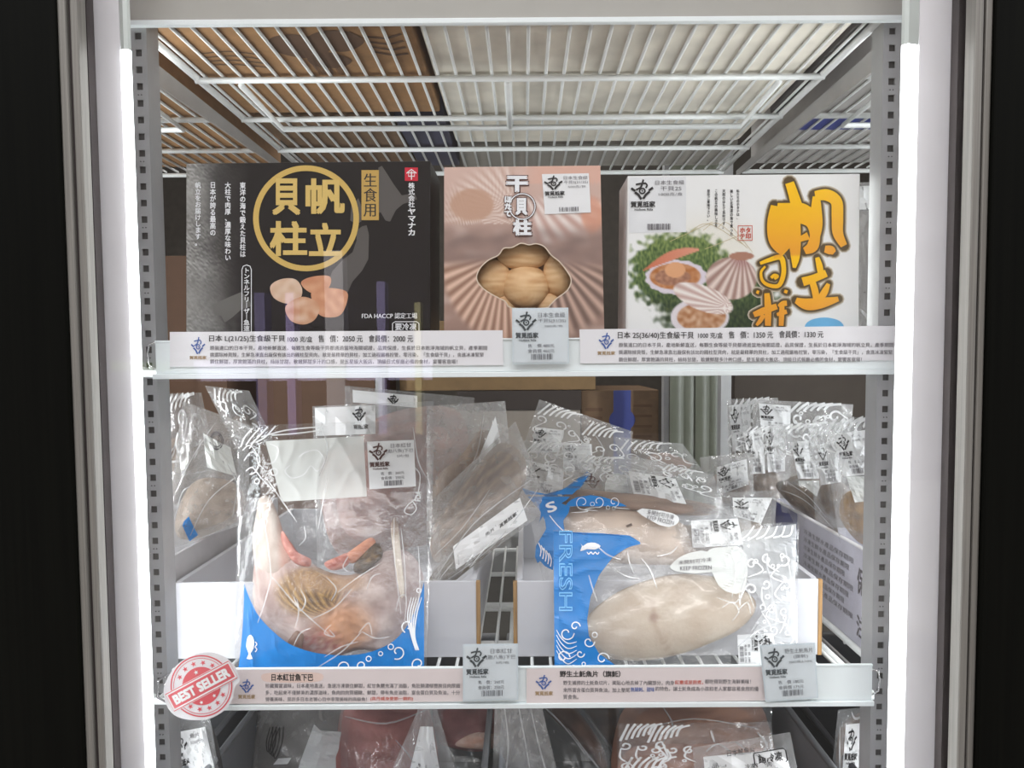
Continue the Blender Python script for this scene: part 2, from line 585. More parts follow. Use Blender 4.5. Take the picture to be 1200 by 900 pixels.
# perforated uprights
def upright(xc, w, label):
    t = thing('shelf_upright', label, 'upright', (xc, 0.012, ZC - 0.66), 'perforated uprights at the front of the bay')
    q = MB()
    z = ZC - 0.655
    P, hw, hh = 0.0152, 0.0029, 0.0031
    x0, x1, Y, Yb = xc - w / 2, xc + w / 2, 0.006, 0.0075
    def rc(a, b, c, d):
        q.box(a, b, Y, Yb, c, d)
    n = int(1.2 / P)
    rc(x0, xc - hw, z, z + n * P); rc(xc + hw, x1, z, z + n * P)
    for k in range(n):
        zz = z + k * P
        rc(xc - hw, xc + hw, zz, zz + P - 2 * hh)
    q.box(x0, x0 + 0.0015, Yb, 0.03, z, z + n * P); q.box(x1 - 0.0015, x1, Yb, 0.03, z, z + n * P)
    q.build('face_plate', M_UPR, t)
    q = MB(); q.box(x0 + 0.0016, x1 - 0.0016, 0.0085, 0.03, z, z + n * P)
    for k in range(3, n, 4):
        for s in (-1, 1):
            zz = z + k * P + P - 2 * hh - 0.0045
            q.tube([(xc + s * 0.0014, Y - 0.0004, zz), (xc + s * 0.0014, Y + 0.0003, zz)], 0.0006, 8)
    q.build('channel', M_HOLE, t)
upright(-0.3545, 0.0150, 'grey perforated upright behind the red and white badge')
upright(0.3415, 0.0165, 'grey perforated upright beside the white scallop box')

# ------------------------------------------------------------------ wire shelves
ZT, ZM, ZL = ZC + 0.3165, ZC - 0.0045, ZC - 0.3205      # tops of the wires
def bar(a, b, r): 
    q = MB(); q.tube([a, b], r, 8); return q
def wire_shelf(x0, x1, z, label, rail=None, truss=True, hooks=(), face=None):
    t = thing('wire_shelf', label, 'shelf', ((x0 + x1) / 2, 0.29, z), 'white wire shelves')
    q = MB()
    n = int(round((x1 - x0 - 0.02) / 0.0196))
    for k in range(n + 1):
        x = x0 + 0.01 + (x1 - x0 - 0.02) * k / n
        q.tube([(x, 0.003, z - 0.0018), (x, 0.585, z - 0.0018)], 0.0018, 6)
    q.build('wire_grid', M_WIRE, t, smooth=True)
    for y in (0.004, 0.149, 0.289, 0.436, 0.585):
        bar((x0, y, z - 0.0070), (x1, y, z - 0.0070), 0.0035).build('cross_rod', M_WIRE, t, smooth=True)
    for x in (x0 + 0.002, x1 - 0.002):
        bar((x, 0.004, z - 0.0045), (x, 0.585, z - 0.0045), 0.0040).build('side_rod', M_WIRE, t, smooth=True)
    if truss:
        q = MB()
        a, b = x0 + 0.05, x1 - 0.05
        q.tube([(a, 0.150, z - 0.012), (a, 0.300, z - 0.016), (b, 0.300, z - 0.016), (b, 0.150, z - 0.012)], 0.0036, 8)
        q.tube([((x0 + x1) / 2 - 0.003, 0.150, z - 0.012), ((x0 + x1) / 2 - 0.003, 0.300, z - 0.0155)], 0.0036, 8)
        q.build('truss_rod', M_WIRE, t, smooth=True)
    if rail:
        xa, xb, h = rail
        zb = z - 0.0115
        q = MB()
        q.hexa([(xa, -0.0030, zb + h), (xb, -0.0030, zb + h), (xb, -0.0030, zb + 0.004), (xa, -0.0030, zb + 0.004)] +
               [(xa, -0.0005, zb + h), (xb, -0.0005, zb + h), (xb, -0.0005, zb + 0.004), (xa, -0.0005, zb + 0.004)])
        q.box(xa, xb, -0.0042, -0.0005, zb + h - 0.0012, zb + h + 0.0006)
        q.build('price_rail', face or M_RAIL, t, bevel=0.0006)
        q = MB(); q.box(xa - 0.002, xb + 0.001, -0.0062, 0.0002, zb - 0.0008, zb + 0.0039)
        q.build('rail_lip', M_RAIL, t, bevel=0.0006)
    for xh, s in hooks:
        q = MB()
        q.tube([(xh, -0.002, z + 0.022), (xh + s * 0.006, -0.002, z + 0.020), (xh + s * 0.0075, -0.002, z + 0.012), (xh + s * 0.0065, -0.002, z + 0.001),
                (xh, -0.002, z - 0.003)], 0.0009, 6)
        q.build('end_loop', M_CHROME, t, smooth=True)
    return t
wire_shelf(-0.362, 0.334, ZT, 'white wire shelf overhead carrying the cartons and the frosted foam box', (-0.3595, 0.3470, 0.042), face=mat('grey_rail_insert', (172, 169, 162), 0.5, var=0.02))
wire_shelf(-0.362, 0.334, ZM, 'white wire shelf carrying the three scallop boxes', (-0.3440, 0.3480, 0.0345), hooks=((-0.3440, -1),))
wire_shelf(-0.362, 0.334, ZL, 'white wire shelf carrying the two white trays of fish bags', (-0.3380, 0.3300, 0.0385), hooks=((-0.338, -1), (0.330, 1)))
wire_shelf(-1.09, -0.392, ZT, 'overhead wire shelf of the next bay, beyond the badge upright')
wire_shelf(0.366, 1.06, ZT, 'overhead wire shelf of the next bay, beyond the white scallop box')
wire_shelf(0.366, 1.06, ZM, 'middle wire shelf of the next bay, beyond the white scallop box', truss=False)
wire_shelf(-1.09, -0.392, ZL, 'low wire shelf of the next bay, beyond the badge upright', truss=False)
wire_shelf(0.366, 1.06, ZL, 'low wire shelf of the next bay, under the printed carton', truss=False)

def bracket(x, z, label):
    t = thing('shelf_bracket', label, 'bracket', (x, 0.01, z - 0.03), 'steel shelf brackets')
    q = MB()
    q.hexa([(x - 0.0015, 0.031, z - 0.0118), (x + 0.0015, 0.031, z - 0.0118), (x + 0.0015, 0.031, z - 0.034), (x - 0.0015, 0.031, z - 0.034),
            (x - 0.0015, 0.56, z - 0.0118), (x + 0.0015, 0.56, z - 0.0118), (x + 0.0015, 0.56, z - 0.020), (x - 0.0015, 0.56, z - 0.020)])
    q.build('arm', M_BRKT, t)
    q = MB()
    q.box(x - 0.006, x + 0.006, 0.031, 0.036, z - 0.0125, z - 0.0118 + 0.0003)
    q.tube([(x + 0.003, 0.0305, z - 0.016), (x + 0.003, 0.034, z - 0.016)], 0.003, 10)
    q.build('hook_plate', M_BRKT, t)
bracket(-0.377, ZT, 'steel bracket under the overhead shelf, at the brown carton end')
bracket(0.350, ZT, 'steel bracket under the overhead shelf, at the foam box end')
bracket(-0.377, ZL, 'steel bracket under the tray shelf, behind the red badge')
bracket(0.350, ZL, 'steel bracket under the tray shelf, beside the printed carton')

# the street behind the photographer, seen only as a faint reflection in the glass
wallbox('ground', mat('street_paving', (120, 116, 110), 0.8), -14, 14, -9.0, -0.10, -0.06, 0.0)
wallbox('wall_sky_screen', mat('dark_sky_screen', (52, 44, 38), 0.8), -12, 12, -8.6, -8.4, 0.0, 6.5)  # tall dark wall added to keep sky haze out of the glass
def street_post(x0, x1, m, z0, z1, label):
    q = MB(); q.box(x0, x1, -7.1, -6.9, z0, z1)
    q.box(x0 - 0.03, x1 + 0.03, -7.13, -6.87, z0, z0 + 0.12)
    o = q.build('trim_7', m); o['kind'] = 'structure'
for x0, x1, c, z0, z1 in ((-2.30, -2.22, (170, 150, 200), 0, 2.1), (-1.92, -1.74, (196, 190, 190), 0, 2.5), (-1.42, -1.34, (150, 138, 180), 0.0, 2.2), (-1.06, -1.0, (190, 180, 130), 0, 2.0), (-2.6, -2.5, (120, 110, 150), 0, 2.1)):
    street_post(x0, x1, mat('post_%d' % c[2] + str(c[0]), c, 0.7), z0, z1, '')
wallbox('trim_8', mat('street_beam', (206, 196, 230), 0.7), -3.6, -0.9, -7.05, -6.95, 1.25, 1.45)
wallbox('trim_9', mat('street_hedge', (92, 110, 52), 0.9, var=0.5, scale=6), -8.0, -3.2, -6.9, -6.4, 1.36, 1.45)
wallbox('wall_planter', mat('dark_planter_wall', (70, 64, 60), 0.8), -8.0, 3.0, -6.6, -6.42, 0.0, 0.75)
wallbox('wall_terrace', mat('terrace_wall', (60, 54, 52), 0.8), -8.0, -3.2, -7.0, -6.95, 0.0, 1.358)

# ------------------------------------------------------------------ cartons on the overhead shelf
def carton(name, label, cat, x0, x1, y0, y1, z0, z1, m, group=None, bevel=0.002):
    t = thing(name, label, cat, ((x0 + x1) / 2, (y0 + y1) / 2, z0), group)
    q = MB(); q.box(x0, x1, y0, y1, z0, z1)
    q.build('body', m, t, bevel=bevel)
    return t
def under(z):                                   # draws on the underside of something at height z (x, y in metres)
    return lambda x, y, off=0.0: Vector((x, y, z - off))
def facing(Y):                                  # draws on an upright face at depth Y (x, z in metres)
    return lambda x, z, off=0.0: Vector((x, Y - off, z))

t = carton('cardboard_box', 'brown printed cardboard box over the black scallop box, seen from below', 'box', -0.355, -0.106, 0.010, 0.285, ZT, ZT + 0.20, M_KRAFT)
q = MB(); S_ = under(ZT)
q.box(-0.355, -0.106, 0.168, 0.171, ZT - 0.0006, ZT + 0.0005)
q.build('flap_seam', M_KRAFTD, t)
q = MB()
for cx, cy, r in ((-0.225, 0.075, 0.030), (-0.185, 0.060, 0.026), (-0.205, 0.110, 0.022)):
    q.blob(S_, [(cx + r * (1 + 0.25 * nz(k, cx * 90)) * math.cos(k * 0.7854), cy + r * (1 + 0.25 * nz(k, cy * 90)) * math.sin(k * 0.7854)) for k in range(8)], 0, 0.0006)
for k in range(4):
    q.ribbon(S_, [(-0.155, 0.05 + 0.012 * k), (-0.135, 0.055 + 0.014 * k), (-0.118, 0.045 + 0.016 * k)], 0.004, 0.0006)
    q.ribbon(S_, [(-0.33, 0.09 + 0.01 * k), (-0.30, 0.085 + 0.012 * k), (-0.27, 0.095 + 0.012 * k)], 0.003, 0.0006)
q.text(S_, 'NBED', -0.225, 0.150, -0.207, 0.085, 0.0007, bold=0.03)
q.text(S_, 'W ON', -0.203, 0.150, -0.190, 0.090, 0.0007, bold=0.03)
q.build('printing', mat('faded_carton_ink', (92, 66, 46), 0.8), t)
t = carton('foam_box', 'frosted white foam box over the pink box, seen from below through the wires', 'box', -0.100, 0.318, 0.006, 0.430, ZT, ZT + 0.22, M_FOAM, bevel=0.008)
t = carton('cardboard_box', 'dark cardboard carton behind the printed brown one on the overhead shelf', 'box', -0.350, -0.175, 0.300, 0.570, ZT, ZT + 0.18, M_KRAFTD)
t = carton('cardboard_box', 'carton with blue underside deep on the overhead shelf, above the black box corner', 'box', -0.170, -0.104, 0.310, 0.560, ZT, ZT + 0.18, mat('navy_card', (52, 56, 78), 0.6))
t = carton('cardboard_box', 'pale grey carton at the very back of the overhead shelf', 'box', -0.098, 0.320, 0.445, 0.570, ZT, ZT + 0.15, mat('grey_card', (150, 146, 138), 0.7))
t = carton('cardboard_box', 'plain brown carton overhead in the next bay, beyond the badge upright', 'box', -0.640, -0.396, 0.020, 0.560, ZT, ZT + 0.20, M_KRAFT)
t = carton('plastic_crate', 'dark grey crate overhead at the right end, beside the foam box', 'crate', 0.321, 0.333, 0.030, 0.300, ZT, ZT + 0.16, mat('dark_grey_crate', (88, 86, 88), 0.6))
t = carton('cardboard_box', 'pale carton with blue tape overhead in the next bay', 'box', 0.372, 0.68, 0.040, 0.560, ZT, ZT + 0.20, mat('pale_carton', (176, 172, 168), 0.7))
q = MB(); q.box(0.372, 0.68, 0.318, 0.372, ZT - 0.0006, ZT + 0.0004)
q.build('tape', M_BLUETAPE, t)

# ------------------------------------------------------------------ boxes on the shelf at eye height
def prism(q, corners, Y0, Y1):
    c = [at(x, y, Y0) for x, y in corners]
    for k in (2, 3): c[k].z = ZM + 0.0004
    q.hexa(c + [p + Vector((0, Y1 - Y0, 0)) for p in c])

def shell_ribs(x, y, hx, hy, rx, ry, k, ph=0.0):
    a = math.atan2((y - hy) / ry, (x - hx) / rx)
    return 0.5 + 0.5 * math.cos(a * k + ph), math.hypot((x - hx) / rx, (y - hy) / ry)

YB = 0.020
FS = flat(YB)
# --- black scallop box
BLK = [(218, 191.5), (504.5, 188.5), (504.5, 430), (218, 432)]
t = thing('scallop_box', 'black scallop box with a gold ring and gold characters', 'box', at(361, 425, 0.06), 'boxes of frozen scallops')
q = MB(); prism(q, BLK, YB, 0.10); q.build('carton', mat('black_carton', (34, 31, 30), 0.35), t, bevel=0.0008)
def black_art(u, v):
    x, y = 218 + 286.5 * u, 190 + 205 * v
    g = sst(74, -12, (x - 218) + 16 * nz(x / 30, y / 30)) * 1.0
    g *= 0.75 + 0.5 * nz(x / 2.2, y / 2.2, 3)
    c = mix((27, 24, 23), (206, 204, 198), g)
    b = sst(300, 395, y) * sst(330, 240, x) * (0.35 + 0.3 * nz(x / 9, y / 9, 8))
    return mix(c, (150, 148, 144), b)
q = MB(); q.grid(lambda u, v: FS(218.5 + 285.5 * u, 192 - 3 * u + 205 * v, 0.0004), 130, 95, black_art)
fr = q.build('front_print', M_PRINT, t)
g1 = (92, 88, 85)
def mp3(pts): return [(200 + a / 3.636, 180 + b / 3.636) for a, b in pts]
q = MB()
q.area(FS, mp3([(885, 60), (900, 52), (925, 90), (950, 130), (985, 178), (1040, 168), (1050, 195), (990, 215), (960, 240), (935, 290), (915, 285), (895, 250), (880, 255), (880, 200), (888, 140)]), 0.0008, g1)
q.build('island_print', M_PRINT, fr)
q = MB()
q.area(FS, mp3([(815, 310), (835, 305), (845, 345), (842, 450), (815, 500), (775, 545), (755, 590), (735, 605), (715, 590), (690, 590), (665, 560), (690, 500), (735, 450), (775, 420), (792, 370), (790, 330)]), 0.0008, g1)
q.build('island_print', M_PRINT, fr)
q = MB()
q.area(FS, mp3([(770, 220), (800, 190), (815, 230), (812, 290), (790, 300), (765, 285)]), 0.0008, g1)
q.build('island_print', M_PRINT, fr)
q = MB()
q.area(FS, mp3([(175, 645), (240, 615), (300, 590), (330, 615), (345, 650), (300, 665), (260, 700), (230, 720), (215, 690), (190, 690)]), 0.0008, (104, 102, 98))
q.build('island_print', M_PRINT, fr)
q = MB()
q.ring(FS, 358.7, 255.8, 58.8, 6.6, 0.0012, (212, 178, 98), 64)
for ch, x0, y0, x1, y1 in (('貝', 319, 209, 352, 252), ('帆', 358, 209, 404, 251), ('柱', 316, 259, 360, 300), ('立', 362, 261, 401, 300)):
    q.text(FS, ch, x0, y0, x1, y1, 0.0014, (220, 188, 110), bold=0.030)
q.rect(FS, 423.6, 199.3, 444, 258, 0.0011, (196, 160, 84))
q.build('gold_print', painted('gold_foil_print', 0.28, 0.6), fr)
q = MB(); q.text(FS, '生食用', 426, 203, 442, 254, 0.0015, bold=0.012, vertical=True)
q.build('black_lettering', M_INK, fr)
q = MB()
for s_, x, y1 in (('東洋の海で鍛えた貝柱は', 281, 301), ('大柱で肉厚、濃厚な味わい', 263.5, 305), ('日本が誇る最高の', 246, 276), ('帆立をお届けします。', 228.5, 288)):
    q.text(FS, s_, x, 213.5, x + 7, y1, 0.0014, bold=0.02, vertical=True)
q.text(FS, 'トンネルフリ｜ザ｜急速', 285.5, 314, 292.5, 388, 0.0014, bold=0.02, vertical=True)
q.ribbon(FS, [(283.5, 400), (283.5, 316), (285, 312), (289, 310.5), (293, 312), (294.5, 316), (294.5, 400)], 0.9, 0.0014, smooth=0)
q.text(FS, '株式会社', 478.5, 214, 486, 243, 0.0014, bold=0.02, vertical=True)
q.text(FS, 'ヤマナカ', 478, 244, 487, 276, 0.0014, bold=0.03, vertical=True)
q.text(FS, 'FDA HACCP 認定工場', 424, 366.5, 489, 373.5, 0.0014, bold=0.015)
q.text(FS, '要冷凍', 463, 378.5, 488, 387, 0.0014, bold=0.02)
q.ribbon(FS, [(463, 377), (488, 377), (491, 379), (491, 388), (488, 391), (463, 391), (460, 388), (460, 379)], 0.9, 0.0014, smooth=0, closed=True)
q.build('white_lettering', M_WHITEINK, fr)
q = MB(); q.rect(FS, 474.5, 196.3, 489.8, 212, 0.0012, (206, 44, 62))
w_ = (244, 240, 240)
q.ribbon(FS, [(476.5, 203), (482, 198.5), (488, 203)], 1.2, 0.0015, w_, 0)
q.ribbon(FS, [(478.7, 202.5), (485.7, 202.5), (485.7, 206.5), (478.7, 206.5)], 1.1, 0.0015, w_, 0, True)
q.ribbon(FS, [(482.2, 200.5), (482.2, 210.5)], 1.2, 0.0015, w_, 0)
q.build('red_emblem', M_PRINT, fr)
q = MB()
def scal(c1, c2): return lambda x, y, r: mix(c1, c2, 0.5 + 0.9 * nz(x / 9, y / 9) + 0.2 * r)
for pts, a, b in (([(425, 565), (470, 535), (530, 535), (560, 575), (550, 620), (500, 640), (440, 615)], (232, 206, 184), (214, 178, 150)),
                  ([(555, 550), (600, 525), (675, 522), (680, 560), (645, 595), (590, 590)], (222, 168, 132), (204, 140, 104)),
                  ([(600, 590), (660, 572), (745, 585), (752, 630), (720, 690), (650, 695), (615, 660)], (226, 170, 134), (206, 144, 108)),
                  ([(490, 650), (560, 610), (630, 640), (620, 700), (570, 728), (510, 710)], (230, 196, 170), (206, 150, 114))):
    q.blob(FS, mp3(pts), 0, 0.0013, scal(a, b))
q.build('scallop_picture', M_PRINT, fr)

# --- pink dried-scallop box with a shell-shaped window
WIN = [(610.5, 285), (620, 287), (628, 285.5), (638, 289), (646, 299), (655, 306), (664, 317), (669.5, 328), (665, 340), (652, 350), (645, 357),
       (638, 361), (600, 361), (592, 353), (580, 347), (566, 338), (558.5, 327), (562, 315), (572, 305), (584, 299), (590, 291), (600, 290)]
PNK = [(520.5, 196), (703.5, 194), (709, 425), (520.5, 426)]
t = thing('scallop_box', 'pink box of dried scallops with a shell-shaped window', 'box', at(612, 425, 0.06), 'boxes of frozen scallops')
def pink_art(x, y):
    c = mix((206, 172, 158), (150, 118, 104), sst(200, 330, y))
    n = nz(x / 24, y / 18, 5)
    c = mix(c, (232, 214, 204), 0.35 * sst(0.0, 0.6, n))
    r, d = shell_ribs(x, y, 610, 250, 92, 60, 46)                 # shell at the upper left
    if x < 602 and y < 262:
        c = mix(c, mix((192, 152, 134), (240, 226, 216), r), 0.8 * sst(1.15, 0.75, d))
    e = math.hypot((x - 553) / 27, (y - 240) / 20)
    c = mix(c, (186, 142, 116), 0.9 * sst(1.05, 0.85, e))
    if y < 215: c = mix(c, (224, 168, 146), 0.7 * sst(596, 640, x))
    r, d = shell_ribs(x, y, 606, 205, 120, 86, 40)
    if x > 612 and y > 222:
        c = mix(c, mix((196, 156, 144), (246, 236, 230), r), 0.85 * sst(1.06, 0.9, d) * sst(225, 240, y))
    c = mix(c, (214, 142, 112), 0.8 * sst(1, 0.6, math.hypot((x - 694) / 16, (y - 252) / 26)))
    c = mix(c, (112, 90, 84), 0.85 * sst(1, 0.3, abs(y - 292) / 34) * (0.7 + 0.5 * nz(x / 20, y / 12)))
    r, d = shell_ribs(x, y, 592, 296, 76, 104, 44)                # shell at the lower left
    if y > 296 and x < 640:
        c = mix(c, mix((122, 82, 62), (226, 188, 164), 0.15 + 0.85 * r), sst(1.06, 0.94, d) * sst(300, 318, y))
    r, d = shell_ribs(x, y, 640, 290, 96, 104, 40)                # shell at the lower right
    if x > 624 and y > 300:
        c = mix(c, mix((84, 62, 54), (192, 158, 140), 0.15 + 0.85 * r), sst(1.1, 0.95, d) * sst(304, 324, y))
    return mix(c, (255, 236, 228), 0.16)
q = MB()
cx, cy = 613, 326
win = WIN
def outer(a):                                    # where a ray from the window's middle leaves the front panel
    dx, dy = math.cos(a), math.sin(a)
    best = 1e9
    for (x1, y1), (x2, y2) in zip(PNK, PNK[1:] + PNK[:1]):
        ex, ey = x2 - x1, y2 - y1
        den = dx * ey - dy * ex
        if abs(den) < 1e-9: continue
        k = ((x1 - cx) * ey - (y1 - cy) * ex) / den
        s_ = ((x1 - cx) * dy - (y1 - cy) * dx) / den
        if k > 0 and -1e-6 <= s_ <= 1 + 1e-6: best = min(best, k)
    return cx + dx * best, cy + dy * best
angs = []
wl = [(math.atan2(y - cy, x - cx), math.hypot(x - cx, y - cy)) for x, y in win]
wl.sort()
def win_r(a):
    for (a0, r0), (a1, r1) in zip(wl, wl[1:] + [(wl[0][0] + 6.28319, wl[0][1])]):
        for s_ in (0, 6.28319):
            if a0 <= a + s_ <= a1:
                return r0 + (r1 - r0) * (a + s_ - a0) / (a1 - a0 + 1e-9)
    return wl[0][1]
cor = [math.atan2(y - cy, x - cx) for x, y in PNK]
angs = sorted([-math.pi + 6.28319 * k / 260 for k in range(260)] + cor)
rows = []
NR = 60
for j in range(NR + 1):
    row = []
    for a in angs:
        ox, oy = outer(a); wr = win_r(a)
        x0, y0 = cx + math.cos(a) * wr, cy + math.sin(a) * wr
        x, y = x0 + (ox - x0) * j / NR, y0 + (oy - y0) * j / NR
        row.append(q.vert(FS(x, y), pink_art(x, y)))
    rows.append(row)
n = len(angs)
for j in range(NR):
    for k in range(n):
        q.face((rows[j][k], rows[j][(k + 1) % n], rows[j + 1][(k + 1) % n], rows[j + 1][k]))
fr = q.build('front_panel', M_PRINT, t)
q = MB()
bk = [at(x, y, YB) for x, y in PNK]
for k in (2, 3): bk[k].z = ZM + 0.0004
bb = [p + Vector((0, 0.078, 0)) for p in bk]
for a, b in ((0, 1), (1, 2), (2, 3), (3, 0)): q.poly([bk[a], bk[b], bb[b], bb[a]])
q.poly(bb)
q.build('carton', plain('pink_carton', (168, 128, 112)), t)
q = MB(); q.ribbon(FS, WIN, 1.3, 0.0003, smooth=3, closed=True)
q.build('window_edge', plain('cream_card', (226, 208, 186)), fr)
q = MB()
T_ = flat(YB + 0.016)
q.rect(T_, 545, 275, 680, 372, -0.003, (150, 110, 78))
for cx_, cy_, rx, ry, h in ((613, 299, 31, 18, 0.008), (578, 330, 22, 26, 0.008), (655, 322, 19, 27, 0.008), (616, 337, 28.5, 27, 0.014), (590, 358, 16, 14, 0.006), (643, 357, 15, 14, 0.006)):
    o = [(cx_ + rx * (1 + 0.06 * nz(k, cx_)) * math.cos(k * 0.628), cy_ + ry * (1 + 0.06 * nz(k, cy_)) * math.sin(k * 0.628)) for k in range(10)]
    q.blob(T_, o, h, 0.0, lambda x, y, r: mix((232, 196, 150), (204, 156, 106), 0.45 + 0.9 * nz(x / 22, y / 4, cx_) + 0.25 * (r - 0.5)), 9, power=0.55)
q.build('scallop', M_FISH, t, smooth=True)
q = MB()
def dkt(ch, x0, y0, x1, y1, b=0.05):
    return ch, x0, y0, x1, y1, b
for ch, x0, y0, x1, y1, b in (dkt('干', 593, 206, 619, 225, 0.06), dkt('貝', 604, 232, 618, 252, 0.05), dkt('柱', 601, 257, 623, 276, 0.055), dkt('ほたて', 591, 230, 600, 254, 0.05)):
    q.text(FS, ch, x0 - 0.8, y0 - 0.8, x1 + 1.2, y1 + 1.4, 0.0009, bold=b + 0.05, vertical=len(ch) > 1)
q.ring(FS, 612, 242, 15, 2.6, 0.0009)
q.build('lettering_outline', M_BROWNINK, fr)
q = MB()
for ch, x0, y0, x1, y1, b in (dkt('干', 593, 206, 619, 225, 0.06), dkt('貝', 604, 232, 618, 252, 0.05), dkt('柱', 601, 257, 623, 276, 0.055), dkt('ほたて', 591, 230, 600, 254, 0.05)):
    q.text(FS, ch, x0, y0, x1, y1, 0.0013, bold=b, vertical=len(ch) > 1)
q.ring(FS, 612, 242, 15, 1.2, 0.0013)
q.build('white_lettering', M_WHITEINK, fr)

# ---- a shop label: logo, name, product lines, prices, bar code (drawn in a 0..100 square)
def logo(q, S, x0, y0, x1, y1, off=0.0007):
    def L(pts, w=0.2, sm=4):
        q.ribbon(S, [(x0 + (a + 1) / 2 * (x1 - x0), y0 + (b + 1) / 2 * (y1 - y0)) for a, b in pts], w * (x1 - x0) / 2, off, None, sm)
    L([(0.12, -1.0), (-0.02, -0.45), (-0.16, -0.2), (-0.55, 0.02)], 0.17)
    L([(-0.58, -0.5), (-0.1, -0.6), (0.38, -0.62)], 0.17)
    L([(0.36, -0.6), (0.46, -0.4), (0.34, -0.14)], 0.15)
    q.ribbon(S, [(x0 + (0.02 + 0.25 * math.cos(k * 0.5236) + 1) / 2 * (x1 - x0), y0 + (0.14 + 0.26 * math.sin(k * 0.5236) + 1) / 2 * (y1 - y0)) for k in range(12)],
             0.14 * (x1 - x0) / 2, off, None, 2, True)
    L([(-1.0, -0.14), (-0.62, 0.14)], 0.22, 1)
    L([(-0.66, 0.26), (-0.34, 0.52), (-0.06, 0.98)], 0.22, 1)
    L([(1.0, -0.18), (0.62, 0.12)], 0.22, 1)
    L([(0.70, 0.22), (0.36, 0.52), (0.10, 0.92)], 0.22, 1)
    L([(0.0, 0.06), (0.06, 0.2)], 0.12, 1)

def shop_label(parent, S, lines, price=None, qr_gap=False, name='price_label', seed=3, logo_mat=None, paper=None, ink=True, simple=False):
    q = MB()
    q.grid(lambda u, v: S(100 * u, 100 * v, 0.0006), 8, 8)
    lab = q.build(name, paper or M_PAPER, parent)
    q = MB()
    logo(q, S, 4, 4, 42, 40, 0.0012)
    q.text(S, '賀覓抵家', 3, 43, 46, 54, 0.0012, bold=0.03)
    if not simple: q.text(S, 'Hofawa Rilla', 10, 56, 42, 60, 0.0012, bold=0.02)
    q.build('logo', logo_mat or M_INK, lab)
    q = MB()
    y = 6
    for s_, h, x0, x1 in lines:
        q.text(S, s_, x0, y, x1, y + h, 0.0012)
        y += h + 3
    if price:
        q.text(S, price[0], 26, 65, 76, 72, 0.0012, bold=0.006)
        q.text(S, price[1], 26, 75, 76, 82, 0.0012, bold=0.006)
    if not simple:
        q.bars(S, 32, 84, 74, 95, 0.0012, 22, seed)
    q.build('lettering', M_GREYINK, lab)
    return lab

# label on the pink box (the square code is left out)
shop_label(t, quad(FS, [(635, 204), (690, 203), (692.5, 249), (638.5, 251)]), [('日本生食級', 9, 46, 97), ('干貝S(31/35)', 9, 46, 97), ('500克/包', 6, 54, 92)], seed=5)

